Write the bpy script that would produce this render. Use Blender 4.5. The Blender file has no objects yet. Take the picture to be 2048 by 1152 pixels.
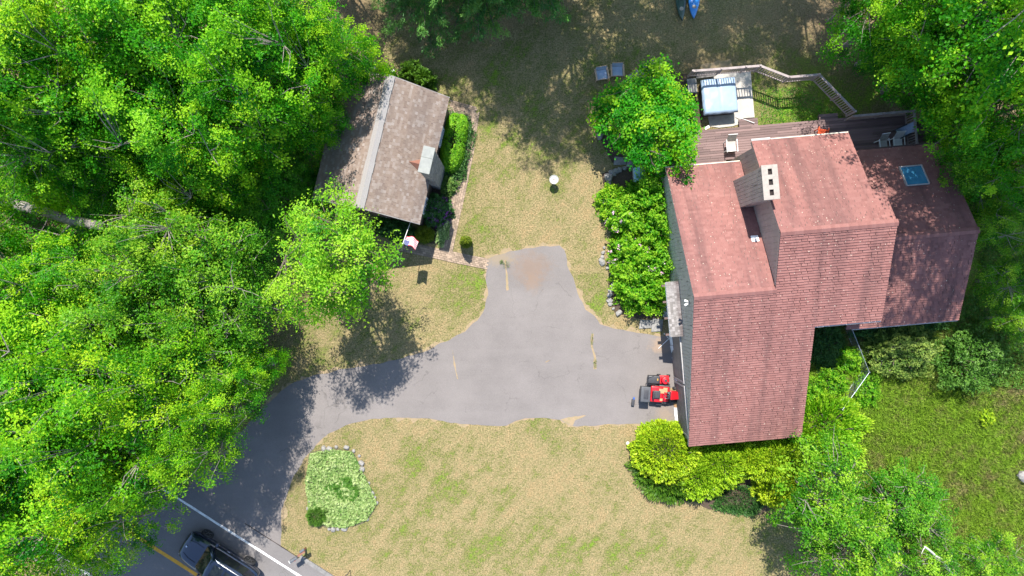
import bpy, bmesh, math, random
import numpy as np
from mathutils import Vector, Matrix, noise

# ------------------------------------------------------------------ camera, sky, sun, exposure
scene = bpy.context.scene
col = scene.collection
PX, CAM_H, CX, CY = 34.0, 41.0, 1024.0, 576.0      # photo pixels per metre on the ground, drone height

cam_d = bpy.data.cameras.new('camera'); cam = bpy.data.objects.new('camera', cam_d); col.objects.link(cam)
cam.location = (0, 0, CAM_H); cam.rotation_euler = (0, 0, 0)
cam_d.sensor_width = 36.0; cam_d.lens = 36.0 * PX * CAM_H / 2048.0
cam_d.clip_start = 0.1; cam_d.clip_end = 1500
scene.camera = cam

SUN_EL, SUN_AZ = math.radians(59), math.radians(-7)
world = bpy.data.worlds.new('World'); scene.world = world; world.use_nodes = True
wn = world.node_tree; wn.nodes.clear()
sky = wn.nodes.new('ShaderNodeTexSky'); sky.sky_type = 'NISHITA'; sky.sun_disc = False
sky.sun_elevation = SUN_EL; sky.sun_rotation = SUN_AZ; sky.air_density = 1.0; sky.dust_density = 0.6; sky.ozone_density = 1.5
bg = wn.nodes.new('ShaderNodeBackground'); bg.inputs[1].default_value = 0.15
wo = wn.nodes.new('ShaderNodeOutputWorld')
wn.links.new(sky.outputs[0], bg.inputs[0]); wn.links.new(bg.outputs[0], wo.inputs[0])

sun_d = bpy.data.lights.new('sun', 'SUN'); sun = bpy.data.objects.new('sun', sun_d); col.objects.link(sun)
sun_d.energy = 4.6; sun_d.angle = math.radians(0.5); sun_d.color = (1.0, 0.955, 0.88)
sdir = Vector((math.sin(SUN_AZ) * math.cos(SUN_EL), math.cos(SUN_AZ) * math.cos(SUN_EL), math.sin(SUN_EL)))
sun.location = sdir * 120
sun.rotation_euler = sdir.to_track_quat('Z', 'Y').to_euler()

scene.view_settings.view_transform = 'Standard'; scene.view_settings.look = 'None'
scene.view_settings.gamma = 1.0; scene.view_settings.exposure = 1.4
scene.render.engine = 'CYCLES'

# ------------------------------------------------------------------ helpers
rng = np.random.default_rng(7); random.seed(7)

def G(px, py, z=0.0):
    s = (1 - z / CAM_H) / PX
    return Vector(((px - CX) * s, -(py - CY) * s, z))

def tag(o, label=None, cat=None, group=None, kind=None):
    if label: o['label'] = label
    if cat: o['category'] = cat
    if group: o['group'] = group
    if kind: o['kind'] = kind
    return o

def thing(name, label, cat, loc=(0, 0, 0), rz=0.0, group=None):
    o = bpy.data.objects.new(name, None); col.objects.link(o)
    o.empty_display_size = 0.3
    o.location = loc; o.rotation_euler = (0, 0, rz)
    return tag(o, label, cat, group)

def add_obj(name, me, mat=None, parent=None):
    o = bpy.data.objects.new(name, me); col.objects.link(o)
    if mat is not None and len(me.materials) == 0: me.materials.append(mat)
    o.parent = parent
    return o

def copy_tree(o, parent=None):
    c = o.copy(); col.objects.link(c); c.parent = parent
    for ch in list(o.children): copy_tree(ch, c)
    return c

def np_mesh(name, verts, faces, tint=None, smooth=False):
    verts = np.asarray(verts, dtype=np.float32); faces = np.asarray(faces, dtype=np.int32)
    n, k = faces.shape
    me = bpy.data.meshes.new(name)
    me.vertices.add(len(verts)); me.vertices.foreach_set('co', verts.ravel())
    me.loops.add(n * k); me.loops.foreach_set('vertex_index', faces.ravel())
    me.polygons.add(n); me.polygons.foreach_set('loop_start', np.arange(0, n * k, k, dtype=np.int32))
    me.polygons.foreach_set('use_smooth', np.full(n, smooth, dtype=bool))
    if tint is not None:
        a = me.attributes.new('tint', 'FLOAT', 'FACE'); a.data.foreach_set('value', np.asarray(tint, dtype=np.float32))
    me.update(calc_edges=True); me.validate()
    return me

class MB:
    """collects boxes, tubes, prisms; build() links them as one mesh object"""
    def __init__(s): s.v = []; s.f = []; s.t = []
    def add(s, vs, fs, tint=0.5):
        b = len(s.v); s.v += [tuple(p) for p in vs]
        for f in fs: s.f.append([b + i for i in f]); s.t.append(tint)
        return s
    def box(s, c, size, rz=0.0, rot=None, tint=0.5):
        x, y, z = [k / 2 for k in size]
        m = (rot.to_3x3() if rot is not None else Matrix.Rotation(rz, 3, 'Z')); c = Vector(c)
        vs = [c + m @ Vector((sx * x, sy * y, sz * z)) for sz in (-1, 1) for sx, sy in ((-1, -1), (1, -1), (1, 1), (-1, 1))]
        return s.add(vs, [(3, 2, 1, 0), (4, 5, 6, 7), (0, 1, 5, 4), (1, 2, 6, 5), (2, 3, 7, 6), (3, 0, 4, 7)], tint)
    def beam(s, a, b, w, h, tint=0.5):
        a = Vector(a); b = Vector(b); d = b - a; L = d.length
        q = d.to_track_quat('X', 'Z')
        return s.box((a + b) / 2, (L, w, h), rot=q.to_matrix(), tint=tint)
    def tube(s, pts, rad, n=8, cap=True, tint=0.5):
        pts = [Vector(p) for p in pts]
        if not hasattr(rad, '__len__'): rad = [rad] * len(pts)
        base = len(s.v); prev = None
        for i, p in enumerate(pts):
            d = (pts[min(i + 1, len(pts) - 1)] - pts[max(i - 1, 0)])
            if d.length < 1e-6: d = Vector((0, 0, 1))
            d.normalize()
            ref = prev if prev is not None else (Vector((1, 0, 0)) if abs(d.x) < 0.9 else Vector((0, 1, 0)))
            u = (ref - d * ref.dot(d)).normalized(); w = d.cross(u); prev = u
            for k in range(n):
                a = 2 * math.pi * k / n
                s.v.append(tuple(p + (u * math.cos(a) + w * math.sin(a)) * rad[i]))
        for i in range(len(pts) - 1):
            for k in range(n):
                k2 = (k + 1) % n
                s.f.append([base + i * n + k, base + i * n + k2, base + (i + 1) * n + k2, base + (i + 1) * n + k]); s.t.append(tint)
        if cap:
            s.f.append([base + k for k in range(n)][::-1]); s.t.append(tint)
            e = base + (len(pts) - 1) * n
            s.f.append([e + k for k in range(n)]); s.t.append(tint)
        return s
    def lathe(s, prof, c=(0, 0, 0), n=20, tint=0.5):
        base = len(s.v); c = Vector(c)
        for r, z in prof:
            for k in range(n):
                a = 2 * math.pi * k / n
                s.v.append(tuple(c + Vector((r * math.cos(a), r * math.sin(a), z))))
        for i in range(len(prof) - 1):
            for k in range(n):
                k2 = (k + 1) % n
                s.f.append([base + i * n + k, base + i * n + k2, base + (i + 1) * n + k2, base + (i + 1) * n + k]); s.t.append(tint)
        s.f.append([base + k for k in range(n)][::-1]); s.t.append(tint)
        e = base + (len(prof) - 1) * n
        s.f.append([e + k for k in range(n)]); s.t.append(tint)
        return s
    def prism(s, poly, z0, z1, tint=0.5):            # xy polygon (counter-clockwise)
        n = len(poly)
        zz0 = z0 if hasattr(z0, '__len__') else [z0] * n
        zz1 = z1 if hasattr(z1, '__len__') else [z1] * n
        vs = [(p[0], p[1], zz0[i]) for i, p in enumerate(poly)] + [(p[0], p[1], zz1[i]) for i, p in enumerate(poly)]
        fs = [tuple(range(n))[::-1], tuple(range(n, 2 * n))] + [(i, (i + 1) % n, n + (i + 1) % n, n + i) for i in range(n)]
        return s.add(vs, fs, tint)
    def xprism(s, prof, x0, x1, tint=0.5):           # yz profile extruded along x
        n = len(prof)
        vs = [(x0, p[0], p[1]) for p in prof] + [(x1, p[0], p[1]) for p in prof]
        fs = [tuple(range(n))[::-1], tuple(range(n, 2 * n))] + [(i, (i + 1) % n, n + (i + 1) % n, n + i) for i in range(n)]
        return s.add(vs, fs, tint)
    def mesh(s, name, bevel=0.0, smooth=False, segs=2, ang=30):
        me = bpy.data.meshes.new(name)
        me.from_pydata(s.v, [], s.f)
        a = me.attributes.new('tint', 'FLOAT', 'FACE'); a.data.foreach_set('value', np.array(s.t, dtype=np.float32))
        bm = bmesh.new(); bm.from_mesh(me)
        bmesh.ops.recalc_face_normals(bm, faces=bm.faces)
        if bevel > 0:
            ed = [e for e in bm.edges if len(e.link_faces) == 2 and e.calc_face_angle(0) > math.radians(ang)]
            bmesh.ops.bevel(bm, geom=ed, offset=bevel, segments=segs, profile=0.6, affect='EDGES', clamp_overlap=True)
        if smooth:
            for f in bm.faces: f.smooth = True
            for e in bm.edges:
                if len(e.link_faces) == 2 and e.calc_face_angle(0) > math.radians(40): e.smooth = False
        bm.to_mesh(me); bm.free(); me.update()
        return me
    def build(s, name, mat, parent=None, bevel=0.0, smooth=False, segs=2):
        return add_obj(name, s.mesh(name, bevel, smooth, segs), mat, parent)

# ------------------------------------------------------------------ materials
def new_mat(name):
    m = bpy.data.materials.new(name); m.use_nodes = True
    nt = m.node_tree; nt.nodes.clear()
    out = nt.nodes.new('ShaderNodeOutputMaterial'); b = nt.nodes.new('ShaderNodeBsdfPrincipled')
    nt.links.new(b.outputs[0], out.inputs[0])
    return m, nt, b, out

def N(nt, t, **kw):
    n = nt.nodes.new(t)
    for k, v in kw.items(): setattr(n, k, v)
    return n

def noise_fac(nt, scale, detail=4, rough=0.6, coord='Object', vec=None, lo=0.35, hi=0.65, stretch=None):
    if vec is None:
        tc = N(nt, 'ShaderNodeTexCoord'); vec = tc.outputs[coord]
    if stretch:
        mp = N(nt, 'ShaderNodeMapping'); mp.inputs['Scale'].default_value = stretch
        nt.links.new(vec, mp.inputs[0]); vec = mp.outputs[0]
    n = N(nt, 'ShaderNodeTexNoise'); n.inputs['Scale'].default_value = scale
    n.inputs['Detail'].default_value = detail; n.inputs['Roughness'].default_value = rough
    nt.links.new(vec, n.inputs['Vector'])
    r = N(nt, 'ShaderNodeMapRange'); r.inputs[1].default_value = lo; r.inputs[2].default_value = hi
    nt.links.new(n.outputs[0], r.inputs[0])
    return r.outputs[0]

def mixc(nt, fac, a, b, mode='MIX'):
    m = N(nt, 'ShaderNodeMix', data_type='RGBA', blend_type=mode)
    for sock, v in ((m.inputs[0], fac), (m.inputs[6], a), (m.inputs[7], b)):
        if isinstance(v, (tuple, list)): sock.default_value = (*v[:3], 1)
        elif isinstance(v, (int, float)): sock.default_value = v
        else: nt.links.new(v, sock)
    return m.outputs[2]

def math_n(nt, op, a, b=None, clamp=False):
    m = N(nt, 'ShaderNodeMath', operation=op, use_clamp=clamp)
    for i, v in enumerate((a, b)):
        if v is None: continue
        if isinstance(v, (int, float)): m.inputs[i].default_value = v
        else: nt.links.new(v, m.inputs[i])
    return m.outputs[0]

def bump(nt, b, h, strength=0.3, dist=0.02):
    n = N(nt, 'ShaderNodeBump'); n.inputs['Strength'].default_value = strength; n.inputs['Distance'].default_value = dist
    nt.links.new(h, n.inputs['Height']); nt.links.new(n.outputs[0], b.inputs['Normal'])

def attr(nt, name='tint'):
    a = N(nt, 'ShaderNodeAttribute'); a.attribute_name = name
    return a.outputs['Fac']

def simple(name, c1, c2=None, scale=6, rough=0.6, metal=0.0, bmp=0.0, spec=0.5, coat=0.0, stretch=None, tint=0.0):
    m, nt, b, out = new_mat(name)
    if c2 is None: c2 = tuple(k * 0.72 for k in c1)
    f = noise_fac(nt, scale, stretch=stretch)
    c = mixc(nt, f, c1, c2)
    if tint:
        t = attr(nt); c = mixc(nt, tint, c, mixc(nt, t, tuple(k * 0.45 for k in c1), tuple(min(1, k * 1.5) for k in c1)))
    nt.links.new(c, b.inputs['Base Color'])
    b.inputs['Roughness'].default_value = rough; b.inputs['Metallic'].default_value = metal
    b.inputs['Specular IOR Level'].default_value = spec; b.inputs['Coat Weight'].default_value = coat
    if bmp:
        bump(nt, b, noise_fac(nt, scale * 6, stretch=stretch, lo=0, hi=1), bmp, 0.01)
    return m

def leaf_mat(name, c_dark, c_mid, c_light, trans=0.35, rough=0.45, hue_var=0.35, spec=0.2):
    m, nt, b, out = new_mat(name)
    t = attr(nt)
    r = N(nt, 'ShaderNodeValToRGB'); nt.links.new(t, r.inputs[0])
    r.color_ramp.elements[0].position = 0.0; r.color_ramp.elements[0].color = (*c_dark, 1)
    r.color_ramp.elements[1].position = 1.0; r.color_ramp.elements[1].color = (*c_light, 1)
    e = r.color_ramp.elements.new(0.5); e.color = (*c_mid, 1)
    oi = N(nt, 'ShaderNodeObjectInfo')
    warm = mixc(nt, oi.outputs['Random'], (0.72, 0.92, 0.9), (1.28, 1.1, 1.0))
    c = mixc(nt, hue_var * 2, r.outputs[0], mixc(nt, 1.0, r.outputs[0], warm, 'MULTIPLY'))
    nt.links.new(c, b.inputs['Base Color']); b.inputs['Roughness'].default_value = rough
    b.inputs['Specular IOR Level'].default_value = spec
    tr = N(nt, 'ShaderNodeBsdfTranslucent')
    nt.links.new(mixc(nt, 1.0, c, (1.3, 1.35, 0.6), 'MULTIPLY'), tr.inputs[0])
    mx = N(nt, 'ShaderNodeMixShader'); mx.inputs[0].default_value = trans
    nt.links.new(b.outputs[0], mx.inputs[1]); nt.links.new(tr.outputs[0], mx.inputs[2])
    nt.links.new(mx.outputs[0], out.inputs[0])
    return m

def shingle_mat(name, c1, c2, c3, speck=0.0, stain=(0.05, 0.03, 0.03), stain_amt=0.5):
    m, nt, b, out = new_mat(name)
    t = attr(nt)
    r = N(nt, 'ShaderNodeValToRGB'); nt.links.new(t, r.inputs[0])
    r.color_ramp.elements[0].color = (*c1, 1); r.color_ramp.elements[1].color = (*c3, 1)
    e = r.color_ramp.elements.new(0.5); e.color = (*c2, 1)
    c = r.outputs[0]
    grain = noise_fac(nt, 30, detail=2, lo=0.2, hi=0.8)
    c = mixc(nt, 0.45, c, mixc(nt, grain, tuple(k * 0.6 for k in c2), tuple(k * 1.35 for k in c2)))
    st = noise_fac(nt, 0.9, detail=5, stretch=(1.3, 0.10, 0.2), lo=0.47, hi=0.68)
    st = math_n(nt, 'MULTIPLY', st, stain_amt)
    c = mixc(nt, st, c, stain)
    big = noise_fac(nt, 0.35, detail=3, lo=0.3, hi=0.7)
    c = mixc(nt, 0.3, c, mixc(nt, 1.0, c, mixc(nt, big, (0.7, 0.72, 0.75), (1.2, 1.15, 1.1)), 'MULTIPLY'))
    if speck:
        tc = N(nt, 'ShaderNodeTexCoord'); v = N(nt, 'ShaderNodeTexVoronoi'); v.inputs['Scale'].default_value = 8.5
        nt.links.new(tc.outputs['Object'], v.inputs['Vector'])
        sz = N(nt, 'ShaderNodeSeparateColor'); nt.links.new(v.outputs['Color'], sz.inputs[0])
        lim = math_n(nt, 'MULTIPLY', math_n(nt, 'POWER', sz.outputs[0], 3.0), speck)
        sp = math_n(nt, 'LESS_THAN', v.outputs['Distance'], lim)
        c = mixc(nt, math_n(nt, 'MULTIPLY', sp, 0.75), c, (0.42, 0.38, 0.30))
    nt.links.new(c, b.inputs['Base Color']); b.inputs['Roughness'].default_value = 0.9
    b.inputs['Specular IOR Level'].default_value = 0.2
    bump(nt, b, noise_fac(nt, 60, detail=2, lo=0, hi=1), 0.12, 0.004)
    return m

def wall_mat(name, c1, c2, streak):
    m, nt, b, out = new_mat(name)
    c = mixc(nt, noise_fac(nt, 1.5, detail=5), c1, c2)
    s1 = noise_fac(nt, 9, detail=4, stretch=(1, 1, 0.10), lo=0.60, hi=0.68)
    c = mixc(nt, math_n(nt, 'MULTIPLY', s1, streak), c, (0.035, 0.03, 0.028))
    nt.links.new(c, b.inputs['Base Color']); b.inputs['Roughness'].default_value = 0.85
    bump(nt, b, noise_fac(nt, 40, stretch=(1, 1, 0.1), lo=0, hi=1), 0.3, 0.006)
    return m

M = {}
M['pink_shingle'] = shingle_mat('pink_shingle', (0.142, 0.062, 0.054), (0.19, 0.087, 0.076), (0.232, 0.115, 0.10), speck=0.22, stain_amt=0.5)
M['pink_ridge'] = shingle_mat('pink_ridge', (0.142, 0.062, 0.054), (0.19, 0.087, 0.076), (0.232, 0.115, 0.10), stain_amt=0.3)
M['brown_shingle'] = shingle_mat('brown_shingle', (0.135, 0.095, 0.074), (0.185, 0.14, 0.113), (0.31, 0.275, 0.25), speck=0.0, stain=(0.07, 0.06, 0.06), stain_amt=0.35)
M['ridge_grey'] = shingle_mat('ridge_grey', (0.19, 0.175, 0.165), (0.24, 0.225, 0.215), (0.30, 0.285, 0.275))
M['awning_shingle'] = shingle_mat('awning_shingle', (0.09, 0.08, 0.072), (0.20, 0.185, 0.175), (0.32, 0.295, 0.285), stain_amt=0.7)
M['grey_wall'] = wall_mat('grey_wall', (0.42, 0.38, 0.325), (0.34, 0.31, 0.265), 0.85)
M['beige_wall'] = wall_mat('beige_wall', (0.36, 0.275, 0.225), (0.31, 0.24, 0.20), 0.25)
M['chimney_wood'] = wall_mat('chimney_wood', (0.38, 0.30, 0.25), (0.31, 0.245, 0.205), 0.75)
M['brown_wall'] = wall_mat('brown_wall', (0.10, 0.065, 0.045), (0.075, 0.05, 0.035), 0.3)
M['concrete'] = simple('concrete', (0.36, 0.33, 0.29), (0.28, 0.26, 0.235), 3, 0.85, bmp=0.25)
M['cap_stone'] = simple('cap_stone', (0.21, 0.215, 0.195), (0.165, 0.17, 0.158), 4, 0.8, bmp=0.2)
M['chimney_cap'] = simple('chimney_cap', (0.27, 0.235, 0.20), (0.21, 0.185, 0.16), 5, 0.8, bmp=0.2)
M['soot'] = simple('soot', (0.018, 0.01, 0.008), None, 4, 0.9)
M['white'] = simple('white', (0.62, 0.62, 0.60), (0.50, 0.50, 0.49), 3, 0.5)
M['white_plastic'] = simple('white_plastic', (0.66, 0.66, 0.66), (0.58, 0.58, 0.58), 3, 0.35)
M['cream'] = simple('cream', (0.52, 0.47, 0.38), (0.43, 0.39, 0.32), 3, 0.5)
M['deck_wood'] = simple('deck_wood', (0.150, 0.096, 0.090), (0.098, 0.063, 0.06), 2.5, 0.8, bmp=0.2, stretch=(0.5, 6, 6), tint=0.45)
M['rail_wood'] = simple('rail_wood', (0.27, 0.225, 0.215), (0.20, 0.165, 0.16), 4, 0.8, bmp=0.2, stretch=(1, 1, 1))
M['dark_rail'] = simple('dark_rail', (0.055, 0.055, 0.06), (0.04, 0.04, 0.045), 4, 0.7)
M['trim_dark'] = simple('trim_dark', (0.10, 0.06, 0.05), None, 4, 0.7)
M['gutter'] = simple('gutter', (0.33, 0.31, 0.30), (0.26, 0.245, 0.235), 3, 0.5)
M['stone'] = simple('stone', (0.21, 0.20, 0.185), (0.12, 0.118, 0.115), 5, 0.85, bmp=0.5)
M['pale_stone'] = simple('pale_stone', (0.23, 0.215, 0.195), (0.145, 0.138, 0.13), 5, 0.85, bmp=0.5)
M['bark'] = simple('bark', (0.115, 0.088, 0.066), (0.055, 0.042, 0.034), 5, 0.95, bmp=0.8, stretch=(1, 1, 0.3))
M['grey_bark'] = simple('grey_bark', (0.235, 0.205, 0.175), (0.125, 0.108, 0.09), 6, 0.9, bmp=0.6, stretch=(1, 1, 0.3))
M['dead_wood'] = simple('dead_wood', (0.50, 0.47, 0.43), (0.33, 0.30, 0.27), 4, 0.85, bmp=0.5)
M['red_paint'] = simple('red_paint', (0.42, 0.006, 0.012), (0.36, 0.006, 0.01), 3, 0.28, coat=0.5)
M['black_plastic'] = simple('black_plastic', (0.022, 0.022, 0.025), (0.034, 0.034, 0.037), 8, 0.45)
M['grey_plastic'] = simple('grey_plastic', (0.055, 0.057, 0.062), (0.04, 0.042, 0.046), 6, 0.5)
M['rubber'] = simple('rubber', (0.013, 0.013, 0.014), (0.02, 0.02, 0.021), 8, 0.75, bmp=0.2)
M['metal'] = simple('metal', (0.42, 0.43, 0.44), (0.33, 0.34, 0.35), 6, 0.35, metal=0.8)
M['galvanised'] = simple('galvanised', (0.30, 0.33, 0.36), (0.23, 0.26, 0.29), 6, 0.4, metal=0.5)
M['dust_tan'] = simple('dust_tan', (0.33, 0.24, 0.12), (0.25, 0.16, 0.08), 12, 0.8)
M['cardboard'] = simple('cardboard', (0.28, 0.165, 0.075), (0.20, 0.11, 0.05), 4, 0.85)
M['plywood'] = simple('plywood', (0.19, 0.155, 0.135), (0.14, 0.115, 0.10), 2.5, 0.8, stretch=(1, 1, 0.2))
M['blue_plastic'] = simple('blue_plastic', (0.03, 0.09, 0.30), (0.025, 0.07, 0.24), 5, 0.4)
M['pale_blue'] = simple('pale_blue', (0.30, 0.47, 0.52), (0.25, 0.40, 0.46), 3, 0.4)
M['kayak_blue'] = simple('kayak_blue', (0.02, 0.19, 0.52), (0.015, 0.145, 0.43), 2, 0.3, coat=0.3)
M['kayak_green'] = simple('kayak_green', (0.018, 0.05, 0.042), (0.012, 0.032, 0.03), 2, 0.35, coat=0.3)
M['hatch'] = simple('hatch', (0.27, 0.23, 0.19), (0.20, 0.17, 0.15), 6, 0.5)
M['cushion'] = simple('cushion', (0.26, 0.33, 0.45), (0.21, 0.27, 0.38), 3, 0.6, bmp=0.2)
M['chair_wood'] = simple('chair_wood', (0.38, 0.26, 0.18), (0.30, 0.20, 0.135), 6, 0.6)
M['sling'] = simple('sling', (0.36, 0.35, 0.31), (0.29, 0.28, 0.255), 8, 0.7)
M['orange'] = simple('orange', (0.55, 0.075, 0.015), (0.46, 0.055, 0.012), 3, 0.45)
M['copper_red'] = simple('copper_red', (0.20, 0.085, 0.055), (0.15, 0.065, 0.045), 5, 0.6)
M['mulch'] = simple('mulch', (0.062, 0.04, 0.026), (0.035, 0.025, 0.017), 9, 0.95, bmp=0.8)
M['terracotta'] = simple('terracotta', (0.26, 0.10, 0.05), None, 4, 0.7)
M['glass_dark'] = simple('glass_dark', (0.012, 0.016, 0.014), (0.01, 0.013, 0.012), 2, 0.04, spec=0.5)
M['car_paint'] = simple('car_paint', (0.008, 0.014, 0.03), (0.008, 0.014, 0.03), 2, 0.14, metal=0.5, coat=1.0)
M['chrome'] = simple('chrome', (0.6, 0.6, 0.6), None, 4, 0.15, metal=1.0)
M['headlamp'] = simple('headlamp', (0.55, 0.57, 0.6), None, 4, 0.1)
M['skylight_glass'] = simple('skylight_glass', (0.035, 0.16, 0.28), (0.05, 0.20, 0.32), 1.5, 0.12, coat=1.0, spec=0.9)
M['tub_cover'] = simple('tub_cover', (0.22, 0.29, 0.38), (0.19, 0.255, 0.34), 1.6, 0.33, bmp=0.25)
M['tub_side'] = simple('tub_side', (0.03, 0.03, 0.033), None, 4, 0.6)
M['silver_roof'] = simple('silver_roof', (0.10, 0.105, 0.115), None, 4, 0.4)
M['brick'] = simple('brick', (0.225, 0.165, 0.118), (0.175, 0.13, 0.095), 5, 0.9, bmp=0.3, tint=0.55)
M['joint_sand'] = simple('joint_sand', (0.095, 0.078, 0.045), (0.07, 0.075, 0.03), 7, 0.95)
M['dirt_edge'] = simple('dirt_edge', (0.235, 0.165, 0.10), (0.18, 0.145, 0.078), 5, 0.95, bmp=0.4)
M['paint_white'] = simple('paint_white', (0.62, 0.62, 0.60), (0.42, 0.42, 0.41), 5, 0.7)
M['paint_yellow'] = simple('paint_yellow', (0.55, 0.27, 0.01), (0.42, 0.20, 0.012), 5, 0.7)
M['kerb'] = simple('kerb', (0.17, 0.16, 0.15), (0.12, 0.115, 0.11), 4, 0.9, bmp=0.4)
M['plank_grey'] = simple('plank_grey', (0.11, 0.10, 0.095), (0.075, 0.07, 0.066), 3, 0.85, stretch=(6, 0.6, 1))
M['flower_pink'] = simple('flower_pink', (0.50, 0.24, 0.36), (0.55, 0.38, 0.48), 9, 0.6)
M['flower_purple'] = simple('flower_purple', (0.24, 0.03, 0.27), (0.17, 0.02, 0.22), 9, 0.6)

# leaves: dark, mid, light
M['maple'] = leaf_mat('maple', (0.006, 0.105, 0.002), (0.058, 0.275, 0.004), (0.29, 0.5, 0.014), trans=0.5)
M['maple_yellow'] = leaf_mat('maple_yellow', (0.01, 0.12, 0.002), (0.1, 0.31, 0.005), (0.35, 0.52, 0.016), trans=0.5)
M['fine_leaf'] = leaf_mat('fine_leaf', (0.01, 0.095, 0.003), (0.075, 0.245, 0.008), (0.26, 0.43, 0.028), trans=0.45)
M['yard_leaf'] = leaf_mat('yard_leaf', (0.035, 0.18, 0.004), (0.14, 0.35, 0.01), (0.34, 0.5, 0.032), trans=0.5)
M['emerald'] = leaf_mat('emerald', (0.008, 0.14, 0.002), (0.04, 0.27, 0.005), (0.23, 0.43, 0.01), trans=0.5)
M['understory'] = leaf_mat('understory', (0.012, 0.11, 0.004), (0.045, 0.22, 0.007), (0.14, 0.34, 0.018), trans=0.3)
M['pine'] = leaf_mat('pine', (0.018, 0.09, 0.025), (0.06, 0.19, 0.04), (0.17, 0.36, 0.06), trans=0.2)
M['yew'] = leaf_mat('yew', (0.06,0.17,0.005), (0.19,0.33,0.010), (0.36,0.46,0.02), trans=0.25)
M['boxwood'] = leaf_mat('boxwood', (0.03, 0.15, 0.004), (0.1, 0.28, 0.008), (0.22, 0.42, 0.018), trans=0.25)
M['arborvitae'] = leaf_mat('arborvitae', (0.012, 0.05, 0.006), (0.035, 0.105, 0.008), (0.075, 0.16, 0.012), trans=0.2)
M['globe_leaf'] = leaf_mat('globe_leaf', (0.03, 0.075, 0.006), (0.085, 0.135, 0.008), (0.15, 0.195, 0.014), trans=0.2)
M['lilac'] = leaf_mat('lilac', (0.018, 0.15, 0.004), (0.09, 0.3, 0.008), (0.28, 0.46, 0.026), trans=0.45)
M['rhodo'] = leaf_mat('rhodo', (0.02, 0.06, 0.012), (0.07, 0.15, 0.025), (0.19, 0.27, 0.055), trans=0.2)
M['ground_cover'] = leaf_mat('ground_cover', (0.07, 0.17, 0.03), (0.22, 0.31, 0.1), (0.4, 0.46, 0.21), trans=0.25)
M['ground_cover_dark'] = leaf_mat('ground_cover_dark', (0.02, 0.075, 0.008), (0.05, 0.14, 0.014), (0.10, 0.20, 0.03), trans=0.25)
M['ivy'] = leaf_mat('ivy', (0.012, 0.055, 0.014), (0.035, 0.105, 0.024), (0.07, 0.16, 0.035), trans=0.2)

# lawn colour: shared by the ground sheet and the blades (world position noise + regional greenness)
def lawn_group():
    g = bpy.data.node_groups.new('lawn_colour', 'ShaderNodeTree')
    g.interface.new_socket('lush', in_out='INPUT', socket_type='NodeSocketFloat')
    g.interface.new_socket('litter', in_out='INPUT', socket_type='NodeSocketFloat')
    g.interface.new_socket('Color', in_out='OUTPUT', socket_type='NodeSocketColor')
    gi = N(g, 'NodeGroupInput'); go = N(g, 'NodeGroupOutput')
    geo = N(g, 'ShaderNodeNewGeometry'); P = geo.outputs['Position']
    a = noise_fac(g, 0.55, 6, 0.62, vec=P, lo=0.32, hi=0.68)
    bn = noise_fac(g, 2.4, 6, 0.72, vec=P, lo=0.32, hi=0.68)
    c = noise_fac(g, 9.0, 4, 0.8, vec=P, lo=0.33, hi=0.67)
    mpw = N(g, 'ShaderNodeMapping'); mpw.inputs['Rotation'].default_value = (0, 0, math.radians(38)); g.links.new(P, mpw.inputs[0])
    w = noise_fac(g, 1.5, 6, 0.72, vec=mpw.outputs[0], lo=0.35, hi=0.65, stretch=(1.0, 0.16, 1))
    green = math_n(g, 'ADD', math_n(g, 'MULTIPLY', a, 0.52), math_n(g, 'MULTIPLY', bn, 0.52))
    green = math_n(g, 'ADD', green, math_n(g, 'MULTIPLY', w, 0.36))
    green = math_n(g, 'ADD', green, math_n(g, 'MULTIPLY', c, 0.42))
    green = math_n(g, 'ADD', green, math_n(g, 'SUBTRACT', math_n(g, 'MULTIPLY', gi.outputs['lush'], 1.05), 0.68))
    r = N(g, 'ShaderNodeValToRGB'); g.links.new(green, r.inputs[0])
    els = r.color_ramp.elements
    els[0].position = 0.0; els[0].color = (0.235, 0.17, 0.092, 1)
    els[1].position = 1.0; els[1].color = (0.115, 0.20, 0.014, 1)
    for p, cc in ((0.22, (0.215, 0.17, 0.092)), (0.42, (0.175, 0.148, 0.07)), (0.6, (0.132, 0.132, 0.045)), (0.8, (0.12, 0.16, 0.027))):
        e = els.new(p); e.color = (*cc, 1)
    f = noise_fac(g, 12.0, 4, 0.85, vec=P, lo=0.37, hi=0.62)
    dark = mixc(g, 1.0, r.outputs[0], mixc(g, f, (0.36, 0.45, 0.34), (1.40, 1.36, 1.30)), 'MULTIPLY')
    lit = mixc(g, bn, (0.085, 0.055, 0.034), (0.155, 0.105, 0.07))
    lfac = math_n(g, 'MULTIPLY', gi.outputs['litter'], math_n(g, 'ADD', math_n(g, 'MULTIPLY', a, 0.6), 0.55), True)
    g.links.new(mixc(g, lfac, dark, lit), go.inputs['Color'])
    return g
LAWN = lawn_group()
def lawn_mat(name, rough=0.9, blades=False):
    m, nt, b, out = new_mat(name)
    gn = N(nt, 'ShaderNodeGroup'); gn.node_tree = LAWN
    nt.links.new(attr(nt, 'lush'), gn.inputs['lush']); nt.links.new(attr(nt, 'litter'), gn.inputs['litter'])
    c = gn.outputs[0]
    if blades:
        t = attr(nt, 'tint'); c = mixc(nt, 1.0, c, mixc(nt, t, (0.30, 0.42, 0.30), (1.75, 1.65, 1.5)), 'MULTIPLY')
    nt.links.new(c, b.inputs['Base Color']); b.inputs['Roughness'].default_value = rough
    b.inputs['Specular IOR Level'].default_value = 0.15
    if not blades:
        geo = N(nt, 'ShaderNodeNewGeometry')
        bump(nt, b, noise_fac(nt, 11, 5, 0.8, vec=geo.outputs['Position'], lo=0, hi=1), 0.9, 0.07)
    return m
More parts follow.
